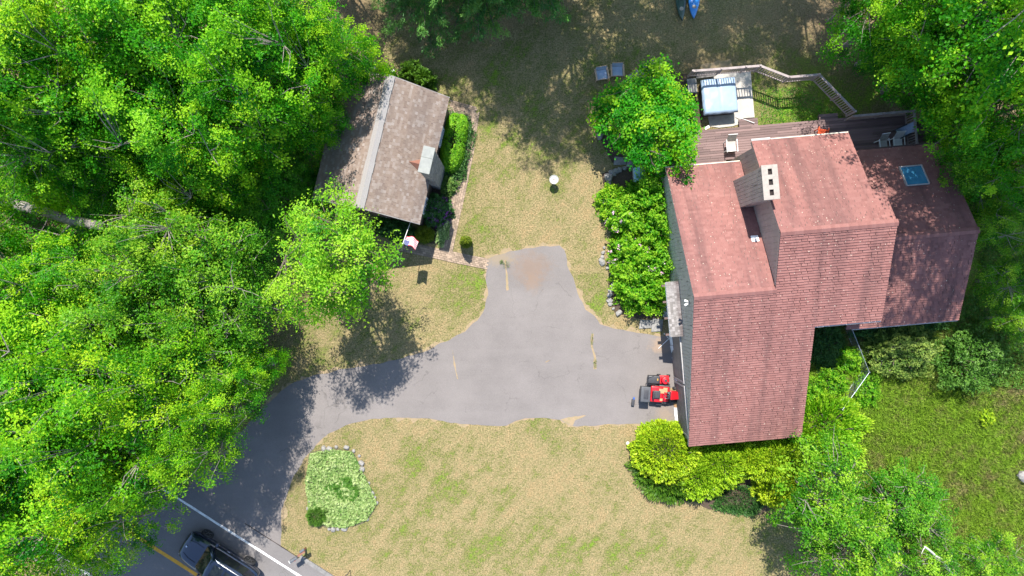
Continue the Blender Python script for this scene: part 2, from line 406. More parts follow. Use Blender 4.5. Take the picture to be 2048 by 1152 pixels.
M['lawn'] = lawn_mat('lawn'); M['lawn_blades'] = lawn_mat('lawn_blades', 0.7, True)

def asphalt(name, base, stains=True):
    m, nt, b, out = new_mat(name)
    geo = N(nt, 'ShaderNodeNewGeometry'); P = geo.outputs['Position']
    f1 = noise_fac(nt, 0.35, 5, 0.6, vec=P, lo=0.3, hi=0.7); f2 = noise_fac(nt, 40, 3, 0.8, vec=P, lo=0.25, hi=0.75)
    c = mixc(nt, f1, tuple(k * 0.86 for k in base), tuple(k * 1.10 for k in base))
    c = mixc(nt, 0.55, c, mixc(nt, 1.0, c, mixc(nt, f2, (0.55, 0.55, 0.55), (1.45, 1.45, 1.45)), 'MULTIPLY'))
    pt = noise_fac(nt, 1.6, 4, 0.7, vec=P, lo=0.60, hi=0.74)
    c = mixc(nt, math_n(nt, 'MULTIPLY', pt, 0.22), c, tuple(k * 0.5 for k in base))
    vo = N(nt, 'ShaderNodeTexVoronoi', feature='DISTANCE_TO_EDGE'); vo.inputs['Scale'].default_value = 0.33
    wob = N(nt, 'ShaderNodeTexNoise'); wob.inputs['Scale'].default_value = 1.6; wob.inputs['Detail'].default_value = 6; nt.links.new(P, wob.inputs['Vector'])
    va = N(nt, 'ShaderNodeVectorMath', operation='MULTIPLY_ADD'); nt.links.new(wob.outputs['Color'], va.inputs[0]); va.inputs[1].default_value = (1.2, 1.2, 0); nt.links.new(P, va.inputs[2]); nt.links.new(va.outputs[0], vo.inputs['Vector'])
    crk = math_n(nt, 'LESS_THAN', vo.outputs['Distance'], 0.006)
    crk = math_n(nt, 'MULTIPLY', crk, noise_fac(nt, 0.5, 3, 0.6, vec=P, lo=0.5, hi=0.6))
    c = mixc(nt, math_n(nt, 'MULTIPLY', crk, 0.3), c, (0.045, 0.04, 0.035))
    oil = noise_fac(nt, 3.0, 2, 0.5, vec=P, lo=0.72, hi=0.76)
    c = mixc(nt, math_n(nt, 'MULTIPLY', oil, 0.25), c, (0.05, 0.048, 0.045))
    trk = noise_fac(nt, 0.9, 4, 0.6, vec=P, lo=0.45, hi=0.75, stretch=(0.15, 1.0, 1))
    c = mixc(nt, math_n(nt, 'MULTIPLY', trk, 0.25), c, tuple(k * 1.35 for k in base))
    if stains:
        for (px, py, rx, ry, cc, amt) in ((1062, 535, 1.7, 1.5, (0.15, 0.10, 0.07), 0.6), (1000, 517, 1.3, 0.7, (0.19, 0.145, 0.09), 0.65),
                                          (1320, 690, 0.9, 0.7, (0.25, 0.17, 0.11), 0.6), (1330, 830, 0.8, 0.7, (0.22, 0.16, 0.11), 0.5),
                                          (1065, 565, 0.7, 0.9, (0.17, 0.115, 0.08), 0.5)):
            g = G(px, py)
            mp = N(nt, 'ShaderNodeMapping', vector_type='POINT')
            mp.inputs['Location'].default_value = (-g.x / rx, -g.y / ry, 0); mp.inputs['Scale'].default_value = (1 / rx, 1 / ry, 0)
            nt.links.new(P, mp.inputs[0])
            ln = N(nt, 'ShaderNodeVectorMath', operation='LENGTH'); nt.links.new(mp.outputs[0], ln.inputs[0])
            d = math_n(nt, 'ADD', ln.outputs['Value'], math_n(nt, 'MULTIPLY', noise_fac(nt, 2.6, 6, 0.75, vec=P, lo=0.2, hi=0.8), 1.0))
            mr = N(nt, 'ShaderNodeMapRange'); mr.inputs[1].default_value = 1.35; mr.inputs[2].default_value = 0.75
            nt.links.new(d, mr.inputs[0])
            c = mixc(nt, math_n(nt, 'MULTIPLY', mr.outputs[0], amt, True), c, cc)
    nt.links.new(c, b.inputs['Base Color']); b.inputs['Roughness'].default_value = 0.88
    b.inputs['Specular IOR Level'].default_value = 0.3
    bump(nt, b, f2, 0.4, 0.006)
    return m
M['drive_asphalt'] = asphalt('drive_asphalt', (0.137, 0.122, 0.115))
M['road_asphalt'] = asphalt('road_asphalt', (0.128, 0.118, 0.115), stains=False)

# ------------------------------------------------------------------ ground
LUSH = [(1830, 860, 330, 280, 0.72), (2000, 1000, 250, 200, 0.68), (1950, 560, 120, 330, 0.6), (1640, 200, 190, 110, 0.55), (1680, 740, 110, 110, 0.7),
        (1590, 190, 90, 60, 0.35), (940, 585, 60, 60, 0.42), (870, 960, 90, 80, 0.26), (990, 1090, 240, 80, 0.22),
        (1200, 1110, 200, 80, 0.2), (1180, 590, 40, 60, 0.3), (960, 470, 60, 40, 0.35), (930, 330, 22, 60, 0.4), (1040, 200, 300, 190, 0.22),
        (800, 110, 130, 120, 0.12), (880, 650, 120, 50, 0.1), (690, 1000, 100, 110, 0.2), (1110, 860, 80, 30, 0.2), (300, 600, 400, 500, 0.4)]
LITTER = [(180, 300, 380, 420, 1.0), (200, 760, 360, 300, 1.0), (330, 450, 200, 200, 0.9), (720, 20, 60, 60, 0.8), (960, 10, 260, 70, 0.3),
          (1700, 30, 160, 110, 0.8), (1960, 200, 170, 200, 0.85), (1420, 135, 70, 28, 0.7), (1940, 430, 60, 90, 0.5), (560, 700, 60, 70, 0.4),
          (1590, 860, 60, 60, 0.3), (2040, 960, 30, 30, 0.5)]
def blob(L, x, y):
    px = CX + x * PX; py = CY - y * PX
    v = np.zeros_like(px)
    for (bx, by, rx, ry, a) in L:
        v = np.maximum(v, a * np.exp(-(((px - bx) / rx) ** 2 + ((py - by) / ry) ** 2) ** 1.4))
    return v
ax = np.concatenate([np.array([-400, -250, -140, -80, -55]), np.arange(-40, 40.01, 0.5), np.array([55, 80, 140, 250, 400])])
ay = np.concatenate([np.array([-400, -250, -140, -80, -45]), np.arange(-28, 28.01, 0.5), np.array([45, 80, 140, 250, 400])])
gx, gy = np.meshgrid(ax, ay); nx, ny = len(ax), len(ay)
gv = np.stack([gx.ravel(), gy.ravel(), np.zeros(gx.size)], 1)
ii = (np.arange(ny - 1)[:, None] * nx + np.arange(nx - 1)[None, :]).ravel()
gme = np_mesh('lawn', gv, np.stack([ii, ii + 1, ii + 1 + nx, ii + nx], 1), smooth=True)
for nm, L in (('lush', LUSH), ('litter', LITTER)):
    a = gme.attributes.new(nm, 'FLOAT', 'POINT'); a.data.foreach_set('value', blob(L, gv[:, 0], gv[:, 1]).astype(np.float32))
tag(add_obj('lawn', gme, M['lawn']), kind='structure')

def rough_outline(pts, step=0.35, amp=0.06, closed=True, seed=0):
    out = []
    n = len(pts)
    for i in range(n if closed else n - 1):
        a = Vector(pts[i]).to_2d(); b = Vector(pts[(i + 1) % n]).to_2d()
        k = max(1, int((b - a).length / step)); d = (b - a); nn = Vector((-d.y, d.x)).normalized() if d.length > 0 else Vector((0, 0))
        for j in range(k):
            p = a + d * (j / k)
            w = noise.noise(Vector((p.x * 1.3 + seed, p.y * 1.3, 0))) * amp * 1.4 + noise.noise(Vector((p.x * 5 + seed, p.y * 5, 3))) * amp * 0.8
            out.append(p + nn * w)
    return out
def sheet(name, pts, z, mat, amp=0.06, step=0.35, seed=0, kind='structure', parent=None):
    o = rough_outline(pts, step, amp, True, seed) if amp > 0 else [Vector(p).to_2d() for p in pts]
    bm = bmesh.new()
    f = bm.faces.new([bm.verts.new((p.x, p.y, z)) for p in o])
    bmesh.ops.triangulate(bm, faces=[f]); bmesh.ops.recalc_face_normals(bm, faces=bm.faces)
    for f in bm.faces:
        if f.normal.z < 0: f.normal_flip()
    me = bpy.data.meshes.new(name); bm.to_mesh(me); bm.free()
    ob = add_obj(name, me, mat, parent)
    if parent is None: tag(ob, kind=kind)
    return ob

DRIVE = [(972, 520), (990, 511), (1010, 507), (1040, 498), (1075, 494), (1118, 492), (1128, 500), (1137, 530), (1148, 565), (1160, 595), (1172, 618), (1190, 632),
         (1200, 649), (1225, 656), (1275, 666), (1322, 672), (1345, 672), (1352, 700), (1362, 780), (1370, 850), (1340, 851), (1270, 848), (1190, 850), (1150, 854), (1138, 850), (1120, 840), (1095, 836), (1060, 835),
         (1030, 841), (1012, 853), (980, 852), (920, 848), (860, 838), (790, 834), (740, 839), (700, 848), (665, 862), (632, 890), (607, 920),
         (590, 950), (575, 985), (564, 1020), (562, 1070), (562, 1094), (450, 1024), (375, 978), (392, 955), (425, 930), (450, 900), (478, 868), (505, 838), (530, 812), (560, 784), (590, 765), (630, 750),
         (680, 739), (740, 730), (800, 718), (850, 703), (890, 685), (930, 662), (955, 641), (970, 616), (975, 590), (972, 550)]
dpts = [G(*p) for p in DRIVE]
sheet('driveway', dpts, 0.012, M['drive_asphalt'], 0.07, 0.25, seed=1)
cen = sum(dpts, Vector()) / len(dpts)
def offset(pts, d):
    n = len(pts); area = sum(pts[i].x * pts[(i + 1) % n].y - pts[(i + 1) % n].x * pts[i].y for i in range(n)); sg = 1 if area > 0 else -1
    r = []
    for i in range(n):
        e = (pts[(i + 1) % n] - pts[i - 1]).normalized(); r.append(pts[i] + Vector((e.y, -e.x, 0)) * d * sg)
    return r
sheet('driveway_verge', offset(dpts, 0.07), 0.004, M['dirt_edge'], 0.30, 0.15, seed=5)
sheet('driveway_dirt_wash', [G(1120, 838), (G(1150, 833)), G(1172, 830), G(1166, 834), G(1150, 841), G(1145, 852), G(1136, 849)], 0.016, M['dirt_edge'], 0.05, 0.15)

# road
RD = Vector((0.843, -0.537, 0)); RN = Vector((0.537, 0.843, 0))     # along the road, towards the house side
r0 = G(600, 1152)                                                    # on the white edge line
def rp(t, n): return r0 + RD * t + RN * n
sheet('road', [rp(-45, -7.6), rp(45, -7.6), rp(45, 0.85), rp(-45, 0.85)], 0.016, M['road_asphalt'], 0.02, 0.5)
for nm, n0, w, mt in (('edge_line', 0.0, 0.13, 'paint_white'), ('edge_line', -6.6, 0.13, 'paint_white'), ('centre_line', -3.2, 0.20, 'paint_yellow')):
    sheet(nm, [rp(-45, n0 - w / 2), rp(45, n0 - w / 2), rp(45, n0 + w / 2), rp(-45, n0 + w / 2)], 0.021, M[mt], 0.012, 0.3)
kb = MB(); kt = -0.3
for i in range(26):
    a = rp(kt + i * 0.6, 0.98); kb.box((a.x, a.y, 0.05), (0.6, 0.24, 0.12), rz=math.atan2(RD.y, RD.x))
kerb = kb.build('kerb', M['kerb'], bevel=0.02); tag(kerb, kind='structure')
sheet('driveway_seam', [rp(-4.4, 0.86), rp(-0.5, 0.86), rp(-0.5, 0.90), rp(-4.4, 0.90)], 0.0205, M['soot'], 0.008, 0.2)

# brick path
path_runs = [(G(899, 214), G(950, 228), 0.85), (G(947, 226), G(935, 300), 0.72), (G(937, 296), G(912, 415), 0.74), (G(912, 412), G(893, 500), 0.74), (G(795, 490), G(905, 514), 0.62), (G(895, 512), G(975, 528), 0.64)]
path = None; bk = MB()
for i, (a, b, w) in enumerate(path_runs):
    d = (b - a).normalized(); nn = Vector((-d.y, d.x, 0)); L = (b - a).length
    o = sheet('brick_path', [a - nn * w / 2, b - nn * w / 2, b + nn * w / 2, a + nn * w / 2], 0.005 + i * 0.0012, M['joint_sand'], 0.03, 0.3)
    if path is None: path = o
    rows = int(w / 0.106)
    for r in range(rows):
        t = -0.1 if r % 2 else 0.0
        while t < L - 0.05:
            c = a + d * (t + 0.1) + nn * (-w / 2 + (r + 0.5) * w / rows)
            bk.box((c.x, c.y, 0.014 + i * 0.0035 + random.uniform(-0.003, 0.004)), (0.190, w / rows - 0.012, 0.03), rz=math.atan2(d.y, d.x) + random.uniform(-0.02, 0.02), tint=random.random())
            t += 0.205
bo = bk.build('bricks', M['brick'], path); tag(bo, kind='stuff')

# planting beds and other ground patches
sheet('mulch_bed', [G(1205, 350), G(1230, 338), G(1300, 335), G(1345, 340), G(1352, 420), G(1352, 560), G(1350, 625), G(1300, 640), G(1230, 625), G(1215, 590), G(1228, 500), G(1210, 420)], 0.006, M['mulch'], 0.12)
sheet('mulch_bed', [G(880, 220), G(934, 240), G(928, 300), G(902, 380), G(893, 432), G(880, 486), G(790, 486), G(780, 470), G(850, 452)], 0.0035, M['mulch'], 0.06)
sheet('mulch_bed', [G(1255, 165), G(1310, 140), G(1385, 150), G(1405, 240), G(1400, 262), G(1350, 300), G(1225, 325), G(1200, 280), G(1215, 210)], 0.006, M['mulch'], 0.12)
sheet('mulch_bed', [G(620, 905), G(660, 895), G(705, 900), G(735, 960), G(755, 1005), G(735, 1040), G(690, 1060), G(650, 1055), G(618, 1030), G(612, 960)], 0.006, M['joint_sand'], 0.12)
sheet('mulch_bed', [G(1285, 860), G(1345, 852), G(1375, 870), G(1600, 860), G(1640, 800), G(1700, 800), G(1690, 900), G(1560, 1000), G(1520, 1030), G(1430, 1020), G(1330, 990), G(1280, 930)], 0.005, M['mulch'], 0.15)
sheet('gravel_patch', [G(1400, 125), G(1460, 118), G(1466, 142), G(1400, 150)], 0.005, M['dirt_edge'], 0.2)

# ------------------------------------------------------------------ roofs
def shingle_slope(name, mat, parent, ybot, ytop, zf, xr, org, expo=0.145, tabw=0.30, thick=0.021, seed=1, flip=False):
    """courses of tabs from the eave (ybot) to the ridge (ytop); zf(y) is the deck plane, xr(y) the x range"""
    r = random.Random(seed)
    slope_dir = 1 if ytop > ybot else -1
    L = math.hypot(ytop - ybot, zf(ytop) - zf(ybot)); cy = (ytop - ybot) / L; cz = (zf(ytop) - zf(ybot)) / L
    nrm = Vector((0, -cz * slope_dir, cy * slope_dir)) if slope_dir > 0 else Vector((0, cz, -cy))
    if nrm.z < 0: nrm = -nrm
    V = []; F = []; T = []
    k = int(math.ceil(L / expo))
    for i in range(k):
        s0 = i * expo; s1 = min(L, s0 + expo + 0.02)
        y0 = ybot + cy * s0; z0 = zf(ybot) + cz * s0; y1 = ybot + cy * s1; z1 = zf(ybot) + cz * s1
        x0, x1 = xr((y0 + y1) / 2)
        x = x0 - (r.random() * tabw)
        while x < x1:
            a = max(x, x0) + 0.002; b = min(x + tabw * r.uniform(0.9, 1.1), x1) - 0.002
            x += tabw
            if b - a < 0.02: continue
            th = thick * r.uniform(0.9, 1.12); dy = r.uniform(-0.006, 0.006) * slope_dir
            n0 = nrm * th; n1 = nrm * 0.004; base = len(V)
            ox, oy, oz = org
            for (xx, yy, zz, nn) in ((a, y0 + dy, z0, n0), (b, y0 + dy, z0, n0), (b, y1, z1, n1), (a, y1, z1, n1), (a, y0 + dy, z0, nrm * -0.002), (b, y0 + dy, z0, nrm * -0.002)):
                V.append((xx - ox, yy + nn.y - oy, zz + nn.z - oz))
            t = min(1, max(0, r.gauss(0.5, 0.22)))
            F += [[base, base + 1, base + 2, base + 3], [base + 4, base + 5, base + 1, base]]; T += [t, t]
            F += [[base, base + 3, base + 4, base + 4][:4]] if False else []
    V = np.array(V); F = np.array(F)
    # face orientation: make the first face of each tab point up
    v = V[F[0]]; nn = np.cross(v[1] - v[0], v[2] - v[0])
    if nn[2] < 0: F = F[:, ::-1]
    o = add_obj(name, np_mesh(name, V, F, T), mat, parent); tag(o, kind='stuff')
    return o

def roof_slab(mb, poly, zf, thick=0.10):
    n = len(poly)
    a = sum(poly[i][0] * poly[(i + 1) % n][1] - poly[(i + 1) % n][0] * poly[i][1] for i in range(n))
    if a < 0: poly = poly[::-1]
    mb.prism(poly, [zf(p[1]) - thick for p in poly], [zf(p[1]) - 0.004 for p in poly])

class Frame:
    def __init__(s, name, label, cat, ang, origin):     # origin in frame coordinates
        c, sn = math.cos(ang), math.sin(ang); s.o = Vector(origin); s.ang = ang
        w = Vector((c * s.o.x - sn * s.o.y, sn * s.o.x + c * s.o.y, s.o.z))
        s.root = thing(name, label, cat, w, ang)
    def loc(s, x, y, z=0.0):
        c, sn = math.cos(s.ang), math.sin(s.ang); return Vector((c * x - sn * y, sn * x + c * y, z))
    def shift(s, mb):
        mb.v = [(p[0] - s.o.x, p[1] - s.o.y, p[2] - s.o.z) for p in mb.v]; return mb
    def build(s, mb, name, mat, parent=None, **kw):
        if parent is not None and parent is not s.root:
            pass
        return s.shift(mb).build(name, mat, parent or s.root, **kw)

HA = math.radians(5.0)
def HL(x, y, z=0.0):                                     # house frame -> world
    c, s = math.cos(HA), math.sin(HA); return Vector((c * x - s * y, s * x + c * y, z))
H1 = Frame('house', 'large L-shaped house with pinkish red shingle roofs and a tall boxed chimney', 'house', HA, (12.2, -1.5, 0))
org = tuple(H1.o)
AF = lambda y: 6.2 + (y + 1.24) * 0.469                  # shared front plane
AR = lambda y: 6.2 - (y + 1.24) * 0.502                  # rear of the low block
BR = lambda y: 7.5 - (y - 1.53) * 0.56                   # rear of the tall block
CF = lambda y: 4.98 + (y - 0.88) * 0.482
CR = lambda y: 4.98 - (y - 0.88) * 0.51

walls = MB()
walls.xprism([(-9.35, 0), (5.55, 0), (5.55, AR(5.55) - 0.12), (-1.24, 6.02), (-9.35, AF(-9.35) - 0.12)], 9.10, 15.2)
w = H1.build(walls, 'wall', M['grey_wall']); w['label'] = 'weathered grey wall of vertical boards'
walls = MB()
walls.xprism([(-3.05, 0), (6.2, 0), (6.2, BR(6.2) - 0.12), (1.53, 7.33), (-3.05, AF(-3.05) - 0.12)], 13.16, 18.06)
walls.xprism([(-3.05, 4.0), (3.0, 4.0), (3.0, BR(3.0) - 0.12), (1.53, 7.33), (-3.05, AF(-3.05) - 0.12)], 18.0, 18.62)
w = H1.build(walls, 'wall', M['beige_wall']); w['label'] = 'beige wall rising above the lower roof'
walls = MB()
walls.xprism([(-3.55, 0), (5.6, 0), (5.6, CR(5.6) - 0.12), (0.88, 4.82), (-3.55, CF(-3.55) - 0.12)], 18.0, 24.12)
H1.build(walls, 'wall', M['grey_wall'])

# vertical siding boards on the gable towards the driveway
sd = MB(); y = -9.34
while y < 5.5:
    y1 = min(y + 0.20, 5.54); zt = lambda q: (AF(q) if q < -1.24 else AR(q)) - 0.13
    a, b = y + 0.006, y1 - 0.006
    sd.add([(9.085, a, 0.03), (9.085, b, 0.03), (9.085, b, zt(b)), (9.085, a, zt(a)), (9.101, a, 0.03), (9.101, b, 0.03), (9.101, b, zt(b)), (9.101, a, zt(a))],
           [(0, 1, 2, 3), (0, 3, 7, 4), (1, 5, 6, 2), (3, 2, 6, 7)])
    y += 0.205
s_ = H1.build(sd, 'siding', M['grey_wall']); tag(s_, kind='stuff')
sd = MB(); y = -1.0
while y < 6.1:
    a, b = y + 0.006, min(y + 0.294, 6.18)
    zt = lambda q: (AF(q) if q < 1.53 else BR(q)) - 0.13
    zb = lambda q: max(0.5, AR(q) + 0.03)
    sd.add([(13.145, a, zb(a)), (13.145, b, zb(b)), (13.145, b, zt(b)), (13.145, a, zt(a)), (13.161, a, zb(a)), (13.161, b, zb(b)), (13.161, b, zt(b)), (13.161, a, zt(a))],
           [(0, 1, 2, 3), (0, 3, 7, 4), (1, 5, 6, 2), (3, 2, 6, 7)])
    y += 0.30
s_ = H1.build(sd, 'siding', M['beige_wall']); tag(s_, kind='stuff')

# roof parts
def roof_part(poly, zf, ybot, ytop, xr, seed, thick=0.016):
    mb = MB(); roof_slab(mb, poly, zf)
    r = H1.build(mb, 'roof', M['trim_dark'])
    shingle_slope('shingles', M['pink_shingle'], r, ybot, ytop, zf, xr, org, seed=seed, thick=thick)
    return r
front = roof_part([(9.01, -9.58), (15.29, -9.58), (15.29, -3.29), (18.73, -3.29), (18.73, 1.53), (13.09, 1.53), (13.09, -1.24), (9.01, -1.24)], AF, -9.6, 1.53,
                  lambda y: (9.0, 15.3) if y < -3.29 else ((9.0, 18.74) if y < -1.24 else (13.08, 18.74)), 11, 0.052)
roof_part([(9.01, -1.24), (13.13, -1.24), (13.13, 5.81), (9.01, 5.81)], AR, 5.83, -1.24, lambda y: (9.0, 13.14), 12)
roof_part([(13.09, 1.53), (18.73, 1.53), (18.73, 3.17), (18.15, 3.17), (18.15, 6.5), (13.09, 6.5)], BR, 6.52, 1.53, lambda y: (13.08, 18.74) if y < 3.17 else (13.08, 18.16), 13)
roof_part([(18.10, -3.85), (24.29, -3.85), (24.29, 0.88), (18.10, 0.88)], CF, -3.87, 0.88, lambda y: (18.08, 24.3), 14, 0.048)
roof_part([(18.10, 0.88), (24.29, 0.88), (24.29, 5.9), (18.10, 5.9)], CR, 5.92, 0.88, lambda y: (18.08, 24.3), 15)
# ridge caps, each one shingle
cap = MB(); cap.add([(-0.11, -0.17, -0.075), (0.12, -0.17, -0.06), (0.12, 0.0, 0.022), (-0.11, 0.0, 0.008), (-0.11, 0.17, -0.08), (0.12, 0.17, -0.068)],
                    [(0, 1, 2, 3), (3, 2, 5, 4)])
cap_me = [None] * 3
for q in range(3):
    c2 = MB(); c2.v = list(cap.v); c2.f = [list(f) for f in cap.f]; c2.t = [0.25 + 0.25 * q] * 2
    c2.add([(0.12, -0.17, -0.06), (0.12, -0.17, -0.09), (0.12, 0, -0.01), (0.12, 0, 0.022)], [(0, 1, 2, 3)], 0.3)
    c2.add([(-0.11, -0.17, -0.075), (0.12, -0.17, -0.06), (0.12, -0.17, -0.10), (-0.11, -0.17, -0.115)], [(3, 2, 1, 0)], 0.3)
    cap_me[q] = c2.mesh('ridge_shingle'); cap_me[q].materials.append(M['pink_ridge'])
for (x0, x1, y, z) in ((9.0, 13.14, -1.24, 6.2), (13.08, 18.76, 1.53, 7.5), (18.72, 24.32, 0.88, 4.98)):
    n = int((x1 - x0) / 0.215)
    for i in range(n):
        o = add_obj('ridge_shingle', cap_me[random.randrange(3)], None, front)
        o.location = (x0 + (i + 0.5) * (x1 - x0) / n - org[0], y - org[1], z + 0.055)
        o.rotation_euler = (0, 0, random.uniform(-0.012, 0.012))
# eave trims and gutters
g = MB(); g.box((16.99, -3.35, 5.14), (3.50, 0.08, 0.08)); H1.build(g, 'gutter', M['gutter'], bevel=0.02)
g = MB(); g.box((21.36, -3.91, 2.60), (5.86, 0.08, 0.08)); H1.build(g, 'gutter', M['gutter'], bevel=0.02)
g = MB(); g.box((13.6, 6.6, 4.62), (1.0, 0.12, 0.10)); H1.build(g, 'gutter', M['gutter'], bevel=0.02)
for (x0, x1, y, z) in ((9.01, 13.1, 5.88, 2.58), (14.1, 18.15, 6.57, 4.63), (18.2, 24.29, 5.97, 2.36)):
    g = MB(); g.box(((x0 + x1) / 2, y, z), (x1 - x0, 0.05, 0.16)); H1.build(g, 'fascia', M['cream' if x0 < 18 else 'trim_dark'])
for x, ys in ((9.03, ((-9.58, AF(-9.58)), (-1.24, 6.2), (5.81, AR(5.81)))),):
    for (ya, za), (yb, zb) in zip(ys[:-1], ys[1:]):
        g = MB(); g.beam((x, ya, za - 0.11), (x, yb, zb - 0.11), 0.05, 0.16); H1.build(g, 'rake_board', M['grey_wall'])
for x, ys in ((13.11, ((-1.0, AF(-1.0)), (1.53, 7.5), (6.5, BR(6.5)))),):
    for (ya, za), (yb, zb) in zip(ys[:-1], ys[1:]):
        g = MB(); g.beam((x, ya, za - 0.11), (x, yb, zb - 0.11), 0.05, 0.16); H1.build(g, 'rake_board', M['beige_wall'])
# tall boxed chimney
c = MB(); c.box((12.83, 3.975, 4.95), (0.70, 1.49, 5.1)); chim = H1.build(c, 'chimney', M['chimney_wood'])
def chim_board(cx, cy, sx, sy):
    b = MB(); b.box((cx, cy, 5.0), (sx, sy, 5.1)); o = H1.build(b, 'board', M['chimney_wood'], chim, bevel=0.004, segs=1)
    return o
nb = 8
for i in range(nb):
    yy = 3.205 + (i + 0.5) * 1.54 / nb; chim_board(12.458, yy, 0.032, 1.54 / nb - 0.012)
for i in range(4):
    xx = 12.475 + (i + 0.5) * 0.68 / 4; chim_board(xx, 3.212, 0.68 / 4 - 0.012, 0.032); chim_board(xx, 4.738, 0.68 / 4 - 0.012, 0.032)
c = MB()
hx = [(12.72, 12.84)]; x0, x1, y0, y1, z0, z1 = 12.40, 13.18, 3.14, 4.81, 7.50, 7.60
ys = [3.48, 3.98, 4.48]; hw, hh = 0.075, 0.115
c.box(((x0 + 12.80 - hw) / 2, (y0 + y1) / 2, 7.55), (12.80 - hw - x0, y1 - y0, 0.1)); c.box(((x1 + 12.80 + hw) / 2, (y0 + y1) / 2, 7.55), (x1 - 12.80 - hw, y1 - y0, 0.1))
edges = [y0] + [k for yv in ys for k in (yv - hh, yv + hh)] + [y1]
for a, b in zip(edges[::2], edges[1::2]): c.box((12.80, (a + b) / 2, 7.55), (2 * hw, b - a, 0.1))
H1.build(c, 'chimney_cap', M['chimney_cap'], chim)
for yv in ys:
    f = MB()
    for dx, dy, sx, sy in ((hw + 0.012, 0, 0.024, 2 * hh + 0.048), (-hw - 0.012, 0, 0.024, 2 * hh + 0.048), (0, hh + 0.012, 2 * hw, 0.024), (0, -hh - 0.012, 2 * hw, 0.024)):
        f.box((12.80 + dx, yv + dy, 7.565), (sx, sy, 0.09))
    f.box((12.80, yv, 7.506), (2 * hw, 2 * hh, 0.006))
    H1.build(f, 'flue', M['soot'], chim)
# skylight on the low wing
def on_plane(zf, y): return zf(y)
sk = MB(); xa, xb, ya, yb = 21.55, 22.75, 3.62, 4.72
pl = CR
for (a, b) in (((xa, ya), (xb, ya)), ((xb, ya), (xb, yb)), ((xb, yb), (xa, yb)), ((xa, yb), (xa, ya))):
    sk.beam((a[0], a[1], pl(a[1]) + 0.06), (b[0], b[1], pl(b[1]) + 0.06), 0.07, 0.14)
skf = H1.build(sk, 'skylight', M['gutter'], bevel=0.008, segs=1)
g = MB(); g.prism([(xa + 0.02, ya + 0.02), (xb - 0.02, ya + 0.02), (xb - 0.02, yb - 0.02), (xa + 0.02, yb - 0.02)], [pl(ya) + 0.05] * 2 + [pl(yb) + 0.05] * 2, [pl(ya) + 0.10] * 2 + [pl(yb) + 0.10] * 2)
H1.build(g, 'pane', M['skylight_glass'], skf)
# vent pipes
for (x, y, zf, nm) in ((13.0, 1.45, AR, 'vent_pipe'), (19.75, 2.4, CR, 'vent_pipe')):
    z = zf(y); p = MB(); p.tube([(x - 0.22, y, z - 0.05), (x - 0.22, y, z + 0.38)], 0.055, 12)
    v = H1.build(p, nm, M['white_plastic'], smooth=True)
    p = MB(); p.add([(x - 0.42, y - 0.15, zf(y - 0.15) + 0.03), (x - 0.04, y - 0.15, zf(y - 0.15) + 0.03), (x - 0.04, y + 0.17, zf(y + 0.17) + 0.03), (x - 0.42, y + 0.17, zf(y + 0.17) + 0.03)], [(0, 1, 2, 3)])
    H1.build(p, 'flashing', M['white_plastic'], v)
# flood lamp under the gable peak
p = MB(); p.box((9.03, -1.55, 4.9), (0.1, 0.12, 0.12)); lampb = H1.build(p, 'flood_lamp', M['stone'], bevel=0.02)
for dy in (-0.09, 0.09):
    p = MB(); p.tube([(9.02, -1.55 + dy * 0.5, 4.9), (8.86, -1.55 + dy * 1.4, 4.84)], [0.045, 0.075], 10); H1.build(p, 'lamp_head', M['white'], lampb, smooth=True)
# garage doors with panels and white trim
for (ya, yb) in ((-3.35, -6.0), (-6.35, -9.0)):
    d = MB(); d.box((9.06, (ya + yb) / 2, 1.12), (0.05, abs(yb - ya), 2.24)); door = H1.build(d, 'garage_door', M['plywood'])
    for k in range(4):
        d = MB(); d.box((9.03, (ya + yb) / 2, 0.30 + k * 0.545), (0.035, abs(yb - ya) - 0.06, 0.51)); H1.build(d, 'panel', M['plywood'], door, bevel=0.01, segs=1)
    for (cy, sy, cz, sz) in (((ya + 0.06), 0.12, 1.15, 2.3), ((yb - 0.06), 0.12, 1.15, 2.3), ((ya + yb) / 2, abs(yb - ya) + 0.24, 2.36, 0.14)):
        d = MB(); d.box((9.04, cy, cz), (0.07, sy, sz)); H1.build(d, 'door_trim', M['gutter'], door, bevel=0.008, segs=1)
# shingled awning over the side entry
AW = lambda x: 3.05 + (x - 9.0) * 0.30
aw = MB(); aw.prism([(8.42, -3.42), (9.06, -3.42), (9.06, -0.42), (8.42, -0.42)], [AW(8.42) - 0.08, AW(9.06) - 0.08, AW(9.06) - 0.08, AW(8.42) - 0.08], [AW(8.42), AW(9.06), AW(9.06), AW(8.42)])
awn = H1.build(aw, 'awning', M['trim_dark']); awn['label'] = 'narrow awning of weathered grey shingles'
s_ = MB()
for r_ in range(5):
    xa = 8.40 + r_ * 0.13; yy = -3.43
    while yy < -0.42:
        y2 = min(yy + random.uniform(0.10, 0.17), -0.41)
        s_.add([(xa, yy + .003, AW(xa) + 0.022), (xa, y2 - .003, AW(xa) + 0.022), (xa + 0.15, y2 - .003, AW(xa + 0.15) + 0.006), (xa + 0.15, yy + .003, AW(xa + 0.15) + 0.006),
                (xa, yy + .003, AW(xa)), (xa, y2 - .003, AW(xa))], [(3, 2, 1, 0), (0, 1, 5, 4)], tint=random.random()); yy = y2
tag(H1.build(s_, 'shingles', M['awning_shingle'], awn), kind='stuff')
for yy in (-0.6, -1.5, -2.4, -3.3):
    b = MB(); b.beam((8.20, yy, 2.62), (9.08, yy, 2.62), 0.11, 0.14); b.beam((8.45, yy, 2.55), (9.06, yy, 1.95), 0.08, 0.10); H1.build(b, 'bracket', M['trim_dark'], awn)
